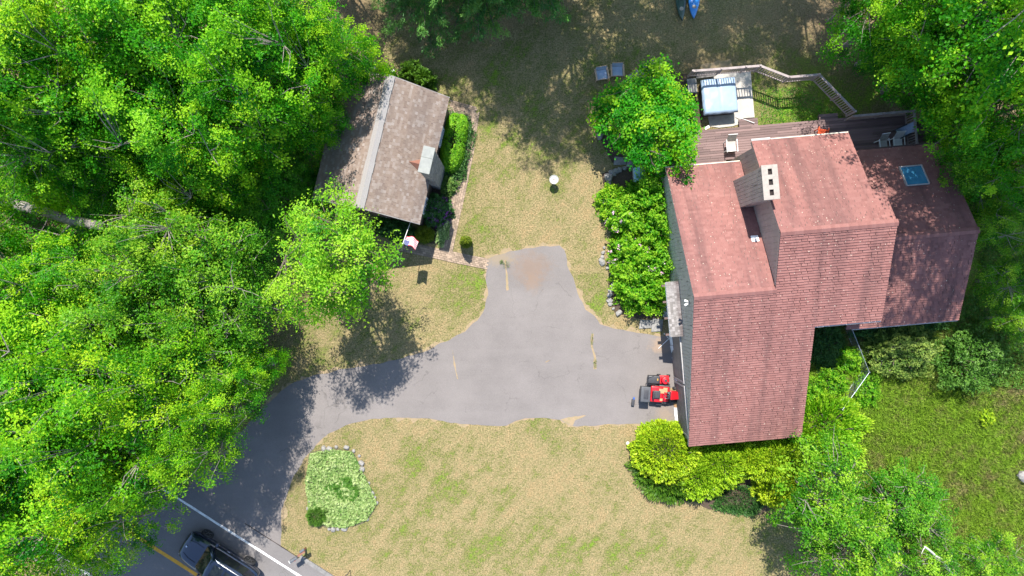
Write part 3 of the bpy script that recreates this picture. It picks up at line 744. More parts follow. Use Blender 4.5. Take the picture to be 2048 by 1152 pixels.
b = MB(); b.beam((8.44, -3.4, 2.74), (8.44, -0.44, 2.74), 0.09, 0.12); H1.build(b, 'fascia', M['white'], awn)
# front and rear windows, mostly under the eaves
for (x, y, z, sx, sz) in ((16.2, 6.22, 1.7, 1.6, 1.9), (10.9, 5.57, 1.6, 1.7, 1.9), (21.5, 5.62, 1.5, 1.5, 1.2), (20.5, -3.57, 1.6, 1.4, 1.2), (22.8, -3.57, 1.6, 1.0, 1.2), (16.4, -3.07, 3.6, 1.5, 1.2), (12.0, -9.37, 1.2, 1.4, 1.0)):
    sgn = 1 if y > 0 else -1
    f = MB()
    for dx, dz, fx, fz in ((-sx / 2, 0, 0.08, sz + 0.08), (sx / 2, 0, 0.08, sz + 0.08), (0, -sz / 2, sx, 0.08), (0, sz / 2, sx, 0.08), (0, 0, 0.05, sz)):
        f.box((x + dx, y + sgn * 0.012, z + dz), (fx, 0.08, fz))
    wf = H1.build(f, 'window', M['white'])
    f = MB(); f.box((x, y + sgn * 0.002, z), (sx - 0.05, 0.03, sz - 0.05)); H1.build(f, 'pane', M['glass_dark'], wf)

# ------------------------------------------------------------------ small house
A2 = math.radians(-13.3)
H2 = Frame('cottage', 'small gabled cottage with mottled brown and grey shingle roof beside the brick path', 'cottage', A2, (-8.62, 5.7, 0))
o2 = tuple(H2.o)
ZR2, ZE2, XR, HW = 5.1, 3.4, -8.62, 2.96
SL = (ZR2 - ZE2) / HW
# the slopes run along x here: build the shingles in a swapped frame
def shingle_slope_x(name, mat, parent, xbot, xtop, zf, y0, y1, org, **kw):
    o = shingle_slope(name, mat, parent, xbot, xtop, zf, lambda q: (y0, y1), (0, 0, 0), **kw)
    me = o.data; n = len(me.vertices); co = np.empty(n * 3, np.float32); me.vertices.foreach_get('co', co); co = co.reshape(-1, 3)
    co = np.stack([co[:, 1] - org[0], co[:, 0] - org[1], co[:, 2] - org[2]], 1)
    me.vertices.foreach_set('co', co.ravel()); me.flip_normals(); me.update()
    return o
Y0, Y1 = 2.235, 9.2
zR = lambda x: ZR2 - (x - XR) * SL; zL = lambda x: ZR2 + (x - XR) * SL
w = MB(); n_ = [(XR - HW + 0.25, 0), (XR + HW - 0.25, 0), (XR + HW - 0.25, ZE2 + 0.02), (XR, ZR2 - 0.16), (XR - HW + 0.25, ZE2 + 0.02)]
w.add([(p[0], Y0 + 0.12, p[1]) for p in n_] + [(p[0], Y1 - 0.12, p[1]) for p in n_], [(0, 1, 2, 3, 4), (9, 8, 7, 6, 5)] + [(i, i + 5, (i + 1) % 5 + 5, (i + 1) % 5) for i in range(5)])
H2.build(w, 'wall', M['brown_wall'])
roofs2 = []
for sgn, zf in ((1, zR), (-1, zL)):
    xe = XR + sgn * HW; s_ = MB(); poly = [(XR, Y0), (xe, Y0), (xe, Y1), (XR, Y1)]
    if sgn < 0: poly = poly[::-1]
    s_.prism(poly, [zf(p[0]) - 0.10 for p in poly], [zf(p[0]) - 0.004 for p in poly])
    r_ = H2.build(s_, 'roof', M['trim_dark'])
    shingle_slope_x('shingles', M['brown_shingle'], r_, xe + sgn * 0.02, XR, zf, Y0 - 0.01, Y1 + 0.01, o2, expo=0.14, tabw=0.17, thick=0.008, seed=21 + sgn)
    roofs2.append(r_)
capm = MB(); capm.add([(-0.24, -0.14, -0.115), (-0.24, 0.15, -0.105), (0, 0.15, 0.025), (0, -0.14, 0.012), (0.24, -0.14, -0.115), (0.24, 0.15, -0.105)], [(0, 3, 2, 1), (3, 4, 5, 2)], 0.5)
capm.add([(-0.24, -0.14, -0.115), (-0.24, 0.15, -0.105), (-0.24, 0.15, -0.145), (-0.24, -0.14, -0.145)], [(0, 1, 2, 3)], 0.4).add([(0.24, -0.14, -0.115), (0.24, 0.15, -0.105), (0.24, 0.15, -0.145), (0.24, -0.14, -0.145)], [(3, 2, 1, 0)], 0.4)
cme = capm.mesh('ridge_shingle'); cme.materials.append(M['ridge_grey'])
for i in range(26):
    o = add_obj('ridge_shingle', cme, None, roofs2[0]); o.location = (XR - o2[0], Y0 + 0.13 + i * (Y1 - Y0 - 0.26) / 25 - o2[1], ZR2 + 0.035 + 0.003 * (i % 2)); o.scale = (random.uniform(0.95, 1.05), 1, 1)
for ye in (Y0 - 0.03, Y1 + 0.03):
    for sgn in (1, -1):
        g = MB(); g.beam((XR, ye, ZR2 - 0.08), (XR + sgn * HW, ye, ZE2 - 0.08), 0.04, 0.14); H2.build(g, 'rake_board', M['ridge_grey'])
# stone chimney with a slab cap and a little saddle roof behind it
st = MB(); st.box((-5.645, 5.26, 2.98), (0.47, 1.22, 5.96)); ch2 = H2.build(st, 'chimney', M['stone'])
rs = random.Random(4)
stone_bricks = MB()
for zz in np.arange(0.06, 5.9, 0.16):
    for face in ('x', 'y0', 'y1'):
        t = 0.0; lim = 1.24 if face == 'x' else 0.47
        while t < lim - 0.05:
            l = min(rs.uniform(0.16, 0.32), lim - t); zc = zz + 0.07; dp = rs.uniform(0.012, 0.035)
            if face == 'x': stone_bricks.box((-5.41, 4.65 + t + l / 2, zc), (dp, l - 0.014, 0.145), tint=rs.random())
            elif face == 'y0': stone_bricks.box((-5.88 + t + l / 2, 4.65, zc), (l - 0.014, dp, 0.145), tint=rs.random())
            else: stone_bricks.box((-5.88 + t + l / 2, 5.87, zc), (l - 0.014, dp, 0.145), tint=rs.random())
            t += l
M['chimney_stone'] = simple('chimney_stone', (0.21, 0.195, 0.18), (0.13, 0.125, 0.12), 5, 0.9, bmp=0.4, tint=0.5)
tag(H2.build(stone_bricks, 'stones', M['chimney_stone'], ch2), kind='stuff')
for (ya, yb) in ((4.58, 5.36), (5.368, 5.94)):
    c = MB(); c.box((-5.645, (ya + yb) / 2, 6.03), (0.60, yb - ya, 0.13)); H2.build(c, 'cap_slab', M['cap_stone'], ch2, bevel=0.012)
sd = MB(); xs, ym = -6.85, 5.26
sd.add([(xs, ym, zR(xs) + 0.03), (-5.88, ym, zR(xs) - 0.05 + 0.06), (-5.88, ym + 0.55, zR(-5.88) + 0.03), (-5.88, ym - 0.55, zR(-5.88) + 0.03)], [(0, 2, 1), (0, 1, 3), (0, 3, 2), (1, 2, 3)])
H2.build(sd, 'saddle_roof', M['copper_red'], ch2)
# windows and wall lamp
for (x, y, sy) in ((XR + HW - 0.245, 3.4, 0.9), (XR + HW - 0.245, 7.4, 1.0)):
    f = MB()
    for dy, dz, fy, fz in ((-sy / 2, 0, 0.07, 1.2), (sy / 2, 0, 0.07, 1.2), (0, -0.58, sy, 0.08), (0, 0.58, sy, 0.08), (0, 0, sy, 0.04), (0, 0, 0.04, 1.1)):
        f.box((x + 0.01, y + dy, 1.6 + dz), (0.09, fy, fz))
    wf = H2.build(f, 'window', M['white']); f = MB(); f.box((x, y, 1.6), (0.03, sy - 0.05, 1.12)); H2.build(f, 'pane', M['glass_dark'], wf)
f = MB(); f.box((-8.3, Y0 + 0.105, 1.05), (0.95, 0.06, 2.05)); dr = H2.build(f, 'door', M['trim_dark']); f = MB(); f.box((-7.95, Y0 + 0.05, 1.0), (0.05, 0.06, 0.12)); H2.build(f, 'handle', M['metal'], dr)
c2, s2 = math.cos(A2), math.sin(A2)
def CL(x, y, z=0.0): return Vector((c2 * x - s2 * y, s2 * x + c2 * y, z))

# flag on an angled pole fixed to the cottage gable
fb = CL(-6.25, Y0 + 0.10, 2.75)
fl = thing('flag', 'striped flag on a white pole angled out from the cottage gable', 'flag', fb, A2)
p = MB(); p.tube([(0, 0.03, -0.02), (-0.0, -1.35, 0.85)], [0.022, 0.018], 8); p.lathe([(0.005, -0.035), (0.035, -0.02), (0.035, 0.02), (0.005, 0.035)], (0, -1.37, 0.86), 8)
p.box((0, 0.03, -0.02), (0.09, 0.06, 0.12)); H2x = p.build('pole', M['white'], fl)
nu, nv = 20, 13
V = []; F = []
for i in range(nu + 1):
    for j in range(nv + 1):
        u, v = i / nu, j / nv
        hoist = Vector((0, -1.30 + 0.62 * v * 0.75, 0.82 - 0.40 * v * 0.75)) + Vector((0, 0, -0.12 * v))
        fly = Vector((0.66 * u, -0.20 * u * (1 - 0.4 * v) - 0.06 * math.sin(u * 7 + v), -0.42 * u + 0.05 * math.sin(u * 9 + v * 3)))
        V.append(hoist + fly)
for i in range(nu):
    for j in range(nv):
        a = i * (nv + 1) + j; F.append([a, a + nv + 1, a + nv + 2, a + 1])
fm = np_mesh('cloth', V, F, smooth=True)
for nm, c_ in (('flag_red', (0.50, 0.012, 0.03)), ('flag_white', (0.62, 0.60, 0.60)), ('flag_blue', (0.02, 0.035, 0.17))): fm.materials.append(simple(nm, c_, c_, 4, 0.8))
for i in range(nu):
    for j in range(nv):
        k = 0 if j % 2 == 0 else 1
        if i < 8 and j < 7: k = 2
        fm.polygons[i * nv + j].material_index = k
add_obj('cloth', fm, None, fl)
sb = MB()
for r_ in range(5):
    for q in range(6):
        i = 0.6 + q * 1.25; j = 0.8 + r_ * 1.3; u, v = i / nu, j / nv
        pt = Vector((0, -1.30 + 0.62 * v * 0.75, 0.82 - 0.40 * v * 0.75 - 0.12 * v)) + Vector((0.66 * u, -0.20 * u * (1 - 0.4 * v) - 0.06 * math.sin(u * 7 + v), -0.42 * u + 0.05 * math.sin(u * 9 + v * 3)))
        sb.box(pt, (0.02, 0.02, 0.014), rot=Matrix.Rotation(0.6, 3, 'Y'))
so = sb.build('stars', M['white'], fl); tag(so, kind='stuff')

# ------------------------------------------------------------------ vegetation
def leaf_arrays(r, pos, nrm, size, aspect):
    n = len(pos)
    nrm = nrm / np.linalg.norm(nrm, axis=1, keepdims=True)
    ref = r.normal(size=(n, 3)); t = ref - nrm * np.sum(ref * nrm, 1, keepdims=True); t /= np.linalg.norm(t, axis=1, keepdims=True) + 1e-9
    b = np.cross(nrm, t); s = size[:, None]
    V = np.empty((n, 4, 3), np.float32)
    V[:, 0] = pos - t * s * 0.5; V[:, 2] = pos + t * s * 0.5
    mid = pos - t * s * 0.06 + nrm * s * 0.10
    V[:, 1] = mid + b * s * aspect * 0.5; V[:, 3] = mid - b * s * aspect * 0.5
    return V.reshape(-1, 3)
def leaf_mesh(name, r, pos, nrm, size, aspect, tint, mat):
    n = len(pos); V = leaf_arrays(r, pos, nrm, size, aspect)
    me = np_mesh(name, V, np.arange(4 * n).reshape(-1, 4), np.clip(tint, 0, 1)); me.materials.append(mat)
    return me

def unit(r, n):
    v = r.normal(size=(n, 3)); return v / np.linalg.norm(v, axis=1, keepdims=True)

def broadleaf(seed, R, H, mat, bark, nclump=300, per=90, leaf=0.16, aspect=0.7, clump=0.55, vfrac=0.42, zc=0.60, upb=0.8, lean=0.4, trunk_r=None, low=-0.55, holes=0.12):
    """returns (trunk mesh, crown mesh) with the foot of the tree at the origin"""
    r = np.random.default_rng(seed); V_ = H * vfrac; Z = H * zc
    ph = r.random(6) * 6.28
    d = unit(r, nclump * 3)
    d = d[d[:, 2] > low][:nclump]; n = len(d)
    az = np.arctan2(d[:, 1], d[:, 0])
    f = 1 + 0.16 * np.sin(2 * az + ph[0]) + 0.15 * np.sin(3 * az + ph[1]) + 0.12 * np.sin(5 * az + ph[2]) + 0.10 * np.sin(9 * az + ph[3] + 3 * d[:, 2])
    rad = (0.25 + 0.75 * r.random(n) ** 0.42) * f * r.uniform(0.9, 1.08, n)
    c = np.stack([d[:, 0] * R * rad, d[:, 1] * R * rad, Z + d[:, 2] * V_ * rad], 1)
    ne = 14; ce = np.stack([r.normal(0, 0.20, ne) * R, r.normal(0, 0.20, ne) * R, Z + V_ * r.uniform(0.35, 0.95, ne)], 1); nk = n
    # open some holes
    hp = unit(r, 5) * np.array([R, R, V_]) * 0.75 + np.array([0, 0, Z]); keep = np.ones(n, bool)
    for h in hp: keep &= (np.linalg.norm((c - h) / np.array([R, R, V_]), axis=1) > holes * 1.6)
    c = np.concatenate([c[keep], ce]); rad = np.concatenate([rad[keep], np.full(ne, 0.85)]); n = len(c)
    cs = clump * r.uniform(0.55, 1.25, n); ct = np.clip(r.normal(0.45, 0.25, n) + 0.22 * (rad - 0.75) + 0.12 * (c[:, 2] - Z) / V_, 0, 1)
    k = np.maximum(12, (per * (cs / clump) ** 2)).astype(int)
    idx = np.repeat(np.arange(n), k); m = len(idx)
    out = c - np.array([0, 0, Z - V_ * 0.3]); out /= np.linalg.norm(out, axis=1, keepdims=True) + 1e-9
    g = r.normal(size=(m, 3)) * np.array([0.5, 0.5, 0.26]); L = np.linalg.norm(g, axis=1)
    pos = c[idx] + g * cs[idx][:, None]
    pos[:, 2] -= 0.22 * cs[idx] * (L ** 2)            # sprays droop at their ends
    cn = np.array([0, 0, upb]) + out * 0.55 + unit(r, n) * 0.55
    nr = unit(r, m) * 0.55 + cn[idx]
    sz = leaf * r.uniform(0.5, 1.4, m) * r.uniform(0.85, 1.15, n)[idx]
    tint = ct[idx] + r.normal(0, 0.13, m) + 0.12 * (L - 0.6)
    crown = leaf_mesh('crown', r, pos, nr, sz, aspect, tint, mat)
    # trunk, limbs and twigs
    mb = MB(); tr = trunk_r or 0.024 * H
    lx, ly = r.normal(0, lean, 2)
    ttop = H * (zc + vfrac * 0.25)
    tp = [Vector((lx * (q ** 1.5) + r.normal(0, 0.06) * q, ly * (q ** 1.5) + r.normal(0, 0.06) * q, ttop * q - (0.1 if q == 0 else 0))) for q in np.linspace(0, 1, 8)]
    mb.tube(tp, [tr * (1.25 if i == 0 else 1) * (1 - 0.8 * i / 7) for i in range(8)], 9)
    nodes = list(tp[3:])
    for i in range(11):
        q = 0.40 + 0.5 * i / 11; a = i * 2.4 + r.random(); base = tp[0].lerp(tp[-1], q); base = tp[min(7, int(q * 7))].lerp(tp[min(7, int(q * 7) + 1)], q * 7 - int(q * 7))
        e = Vector((math.cos(a) * R * r.uniform(0.5, 0.78), math.sin(a) * R * r.uniform(0.5, 0.78), Z + V_ * r.uniform(-0.1, 0.55)))
        mid = base.lerp(e, 0.5) + Vector((0, 0, 0.10 * R)) + Vector(r.normal(0, 0.12, 3)) * R * 0.3
        pts = [base, base.lerp(mid, 0.55) , mid, mid.lerp(e, 0.5) + Vector(r.normal(0, 0.1, 3)), e]
        r0 = tr * (0.36 - 0.18 * q)
        mb.tube(pts, [r0, r0 * 0.8, r0 * 0.6, r0 * 0.4, r0 * 0.15], 6); nodes += pts[1:]
    NP = np.array([list(p) for p in nodes]); pen = np.where(np.arange(len(NP)) < 5, 1.6, 0.0)
    for i in range(0, n, 2):
        dd = np.linalg.norm(NP - c[i], axis=1) + 0.6 * np.maximum(0, NP[:, 2] - c[i][2]) + pen; j = int(np.argmin(dd)); b0 = Vector(NP[j]); e = Vector(c[i]) + Vector((0, 0, 0.12 * cs[i]))
        e = e + Vector(out[i]) * cs[i] * 0.55
        mid = b0.lerp(e, 0.55) + Vector(r.normal(0, 0.12, 3))
        mb.tube([b0, mid, e], [0.028, 0.018, 0.007], 4, cap=False)
    tk = mb.mesh('trunk', smooth=True); tk.materials.append(bark)
    return tk, crown

def pine(seed, R, H, mat, bark):
    r = np.random.default_rng(seed); mb = MB()
    tp = [Vector((r.normal(0, 0.05) * q * 2, r.normal(0, 0.05) * q * 2, H * q - (0.1 if q == 0 else 0))) for q in np.linspace(0, 1, 9)]
    mb.tube(tp, [0.26 * (1 - 0.93 * i / 8) for i in range(9)], 9)
    P = []; D = []; T = []
    z = 2.6; i = 0
    while z < H - 0.3:
        f = (z - 2.6) / (H - 2.6); Lb = R * (1 - f) ** 0.75 * r.uniform(0.75, 1.1); a = i * 2.399 + r.normal(0, 0.2); i += 1
        b0 = Vector((0, 0, z)); dirv = Vector((math.cos(a), math.sin(a), 0.18 - 0.25 * (1 - f)))
        pts = [b0 + dirv * Lb * q + Vector((0, 0, -0.10 * Lb * q * q + 0.08 * Lb * q ** 4)) for q in (0, 0.35, 0.7, 1.0)]
        mb.tube(pts, [0.05, 0.04, 0.025, 0.008], 5, cap=False)
        nc = max(3, int(Lb * 6.5)); bt = r.normal(0.45, 0.15)
        for k in range(nc):
            q = 0.28 + 0.72 * (k + r.random()) / nc; side = r.normal(0, 0.33) * (1.15 - q) * Lb * 0.8
            p = b0 + dirv * Lb * q + Vector((-math.sin(a), math.cos(a), 0)) * side + Vector((0, 0, -0.10 * Lb * q * q + 0.05 - 0.1 * abs(side)))
            P.append(list(p)); D.append([dirv.x, dirv.y, 0.25]); T.append(bt + 0.3 * (q - 0.6) + r.normal(0, 0.1))
        z += r.uniform(0.13, 0.26) * (H / 15)
    P = np.array(P); D = np.array(D); T = np.array(T); per = 46; n = len(P)
    idx = np.repeat(np.arange(n), per); m = len(idx)
    dv = unit(r, m) * 0.85 + D[idx] * 0.9; dv /= np.linalg.norm(dv, axis=1, keepdims=True)
    base = P[idx] + r.normal(0, 0.11, (m, 3)); ln = r.uniform(0.13, 0.24, m)[:, None]
    sd = np.cross(dv, unit(r, m)); sd /= np.linalg.norm(sd, axis=1, keepdims=True); wd = 0.016
    V = np.empty((m, 4, 3), np.float32)
    V[:, 0] = base - sd * wd * 0.6; V[:, 1] = base + sd * wd * 0.6; V[:, 2] = base + dv * ln + sd * wd; V[:, 3] = base + dv * ln - sd * wd
    cr = np_mesh('crown', V.reshape(-1, 3), np.arange(4 * m).reshape(-1, 4), np.clip(T[idx] + r.normal(0, 0.12, m), 0, 1)); cr.materials.append(mat)
    tk = mb.mesh('trunk', smooth=True); tk.materials.append(bark)
    return tk, cr

def plant(name, label, cat, tk, cr, loc, rz=0.0, sc=1.0, group=None, zs=1.0):
    o = thing(name, label, cat, loc, rz, group); o.scale = (sc, sc, sc * zs)
    add_obj('trunk', tk, None, o); add_obj('crown', cr, None, o)
    return o

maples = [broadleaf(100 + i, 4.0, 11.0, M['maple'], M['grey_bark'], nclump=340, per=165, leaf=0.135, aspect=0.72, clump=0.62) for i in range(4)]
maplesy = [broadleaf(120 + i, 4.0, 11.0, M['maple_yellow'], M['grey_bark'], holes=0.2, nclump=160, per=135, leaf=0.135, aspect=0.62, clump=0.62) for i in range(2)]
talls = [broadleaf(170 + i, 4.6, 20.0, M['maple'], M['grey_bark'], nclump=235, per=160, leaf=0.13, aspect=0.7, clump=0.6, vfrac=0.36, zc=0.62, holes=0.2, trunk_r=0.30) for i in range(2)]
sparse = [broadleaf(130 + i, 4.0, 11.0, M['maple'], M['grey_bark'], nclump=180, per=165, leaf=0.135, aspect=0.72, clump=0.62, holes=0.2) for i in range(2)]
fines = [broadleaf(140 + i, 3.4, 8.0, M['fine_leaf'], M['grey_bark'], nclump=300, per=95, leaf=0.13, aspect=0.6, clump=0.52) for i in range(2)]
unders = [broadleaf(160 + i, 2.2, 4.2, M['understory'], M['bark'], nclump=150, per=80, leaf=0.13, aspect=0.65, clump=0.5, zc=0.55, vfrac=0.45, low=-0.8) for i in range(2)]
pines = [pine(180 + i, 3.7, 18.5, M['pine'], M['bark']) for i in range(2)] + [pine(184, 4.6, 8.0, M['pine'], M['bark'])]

# (crown centre in the photo, crown height above ground, apparent radius in photo pixels, kind)
FOREST = [
    (622, 85, 8, 95, 'm'), (545, 150, 8, 120, 'm'), (455, 50, 8, 140, 'm'), (605, 215, 7, 68, 'm'), (480, 235, 7, 120, 'm'), (300, 75, 8, 150, 'm'),
    (140, 60, 9, 170, 'y'), (20, 150, 9, 150, 'm'), (120, 250, 8, 120, 'm'), (300, 240, 7, 130, 'm'), (215, 315, 5.5, 95, 'm'), (10, 330, 7, 85, 'y'),
    (390, 350, 5, 100, 'm'), (330, 490, 6.5, 110, 'f'), (430, 560, 6, 120, 'f'), (160, 565, 6, 95, 'm'), (300, 610, 7, 120, 'f'), (40, 630, 8, 110, 'm'),
    (420, 690, 6, 110, 'f'), (190, 700, 8, 130, 'y'), (60, 780, 9, 150, 'm'), (330, 760, 8, 120, 'y'), (425, 800, 8, 95, 'y'), (220, 850, 9, 150, 'y'), (360, 885, 8.5, 100, 'y'),
    (90, 950, 9, 160, 'm'), (215, 980, 9, 120, 'y'), (90, 1090, 9, 150, 'y'), (150, 1115, 9, 95, 'y'), (-60, 900, 9, 160, 'm'), (-110, 480, 8, 110, 'm'), (490, 745, 4.5, 60, 'm')]
GRP = {'m': ('maple_tree', 'leafy bright green maple in the dense woodland beside the cottage and driveway', 'tree', 'woodland maples'),
       'y': ('maple_tree', 'yellow-green maple with glowing leaves in the woodland by the road', 'tree', 'yellow-green woodland maples'),
       'f': ('birch_tree', 'small-leaved tree with pale twigs at the woodland edge facing the lawn', 'tree', 'small-leaved woodland edge trees')}
cnt = 0
def put_tree(px, py, zc, rp_, kind, spec=None, rz=None):
    global cnt
    cnt += 1
    pool, R0, Z0 = {'s': (sparse, 4.0, 6.6), 'm': (maples, 4.0, 6.6), 'y': (maplesy, 4.0, 6.6), 'f': (fines, 3.4, 4.8), 'u': (unders, 2.2, 2.3)}[kind]
    tk, cr = pool[cnt % len(pool)]; R = rp_ / PX * (1 - zc / CAM_H); sc = R / R0; p = G(px, py, zc); p.z = 0
    nm, lb, ct, gr = spec or GRP[kind]
    return plant(nm, lb, ct, tk, cr, p, rz if rz is not None else cnt * 2.13, sc, gr, zs=max(0.6, min(1.7, (zc / Z0) / sc)))
def forest_spec(px, py, k):
    if k != 'm': return GRP[k]
    if px > 440 and py < 300: return ('maple_tree', 'broad bright green maple spreading over the edge of the cottage roof', 'tree', 'maples over the cottage')
    if py < 260: return ('maple_tree', 'leafy green maple deep in the woodland behind the cottage', 'tree', 'maples behind the cottage')
    if py < 480: return ('maple_tree', 'green maple in the woodland near the leaning dead tree', 'tree', 'maples near the leaning dead tree')
    if py < 740: return ('maple_tree', 'bright green maple in the woodland between the leaning dead tree and the driveway', 'tree', 'maples above the driveway')
    return ('maple_tree', 'rich green maple at the roadside woodland', 'tree', 'roadside maples')
for t in FOREST: put_tree(*t, forest_spec(t[0], t[1], t[4]))
for i, (t_, n_2) in enumerate(((-50, -9), (-52, -4.5), (-50, 0), (-48, 5), (-40, -12), (-42, -16), (-36, -15), (-44, 9), (-46, 13), (-17.5, -9.6), (-22, -10.5), (-13, -11))):  # unseen bushes beyond the frame, added so the windscreen reflects foliage, not bare ground
    p = rp(t_, n_2); plant('reflection_bush', 'large green bush out of view, added for the car windscreen to reflect', 'shrub', unders[i % 2][0], unders[i % 2][1], p, i * 1.4, 2.4 if i < 9 else 1.1, 'bushes added for the windscreen reflection')
US = ('understory_shrub', 'dark green understory bush growing under the woodland trees', 'shrub', 'woodland understory bushes')
for (px, py, rp_) in ((520, 330, 70), (560, 290, 50), (480, 420, 75), (510, 480, 60), (440, 430, 70), (390, 440, 70), (330, 370, 80), (270, 420, 70), (230, 480, 80), (90, 510, 45),
                      (520, 400, 55), (470, 520, 60), (500, 560, 45), (350, 640, 70), (380, 770, 60), (180, 610, 80), (20, 330, 80), (300, 320, 60), (600, 350, 40), (430, 300, 80), (610, 390, 35),
                      (90, 690, 80), (260, 750, 80), (120, 830, 80), (200, 940, 70), (60, 1010, 80)):
    put_tree(px, py, 2.0, rp_, 'u', US)
# right-hand woodland
GR = {'m': ('maple_tree', 'tall bright green maple overhanging the end of the deck', 'tree', 'maples beyond the deck'),
      'f': ('birch_tree', 'small-leaved tree crowding the gable end of the low wing', 'tree', 'trees beside the low wing')}
for (px, py, zc, rp_, k) in ((1880, 120, 5.5, 120, 's'), (2000, 60, 8, 150, 'm'), (1800, 15, 5.8, 110, 's'), (2040, 210, 7.5, 120, 'm'), (1950, 200, 5, 85, 's'), (1745, -30, 5, 70, 's'), (2060, 330, 7, 90, 's'), (1870, 30, 7.5, 110, 'm')):
    put_tree(px, py, zc, rp_, k, GR['m'])
for (px, py, zc, rp_) in ((1995, 340, 5, 75), (2010, 440, 4, 70), (2040, 560, 3.5, 65), (1945, 330, 3, 45), (2045, 640, 3, 50)):
    put_tree(px, py, zc, rp_, 'f', GR['f'])
UR = ('understory_shrub', 'dark leafy bush in the shade by the low wing gable', 'shrub', 'bushes by the low wing')
for (px, py, rp_) in ((1900, 250, 45), (1960, 290, 50), (1985, 400, 45), (1820, 120, 50), (1760, 90, 50), (1850, 180, 45)):
    put_tree(px, py, 1.6, rp_, 'u', UR)
# pines and broadleaf trees along the back of the lawn, mostly beyond the frame
for i, (px, py, sc, kd) in enumerate(((862, 5, 0.85, 2), (955, -12, 1.0, 2), (1058, -35, 0.95, 2), (800, -190, 0.8, 0))):
    tk, cr = pines[kd]; p = G(px, py)
    plant('pine_tree', 'tall blue-green pine at the back edge of the lawn', 'tree', tk, cr, p, i * 1.7, sc, 'pines at the back of the lawn')
for i, (x, y, sc) in enumerate(((23.6, 10.4, 1.25), (28.8, 9.6, 1.15))):
    plant('maple_tree', 'very tall maple rising above the deck end and the low wing', 'tree', talls[i % 2][0], talls[i % 2][1], HL(x, y), 1.3 + i * 2.2, sc, 'tall maples by the low wing')
for i, (px, py, sc) in enumerate(((1005, -150, 0.95), (1120, -60, 0.9), (1230, -150, 0.85), (1320, -230, 0.9), (1440, -300, 1.0), (1590, -150, 0.8), (690, -120, 0.8))):
    plant('maple_tree', 'tall open maple past the back edge of the lawn', 'tree', talls[i % 2][0], talls[i % 2][1], G(px, py), 0.7 + i * 1.9, sc, 'tall maples behind the lawn')
# single yard trees
tk, cr = broadleaf(201, 2.75, 12.4, M['yard_leaf'], M['bark'], nclump=300, per=80, leaf=0.13, aspect=0.55, clump=0.46, vfrac=0.27, zc=0.62, upb=0.6, holes=0.16)
p = G(664, 524, 7.6); p.z = 0
plant('yard_tree', 'airy yellow-green tree on the lawn at the corner of the cottage', 'tree', tk, cr, p, 0.4, 1.0)
tk, cr = broadleaf(205, 2.65, 5.2, M['emerald'], M['bark'], nclump=330, per=110, leaf=0.15, aspect=0.6, clump=0.5, vfrac=0.38, zc=0.58, upb=0.9, holes=0.05)
p = G(1304, 238, 3.2); p.z = 0
plant('yard_tree', 'rounded emerald green tree between the stone border and the deck', 'tree', tk, cr, p, 1.0, 1.0)
# trees on the slope below the house
lt = [broadleaf(210 + i, 3.2, 6.0, M['fine_leaf'], M['grey_bark'], nclump=200, per=85, leaf=0.14, aspect=0.62, clump=0.5, vfrac=0.40, zc=0.58, holes=0.22) for i in range(2)]
for i, (px, py, zc, rp_, lb) in enumerate(((1648, 1000, 4.8, 105, 'loose green tree behind the yellow-green hedge'), (1690, 1100, 4.4, 104, 'spreading green tree casting shade on the dry lawn'),
                                        (1815, 1010, 3.0, 84, 'thin open tree at the edge of the tall grass'), (1850, 1135, 3.2, 72, 'green tree around the bare white branch'), (1985, 1125, 2.4, 62, 'low green tree in the tall grass corner'))):
    tk, cr = lt[i % 2]; R = rp_ / PX * (1 - zc / CAM_H); p = G(px, py, zc); p.z = 0
    plant('sapling_tree', lb, 'tree', tk, cr, p, i * 1.9 + 0.3, R / 3.2, None, zs=max(0.7, (zc / 3.5) / (R / 3.2)))

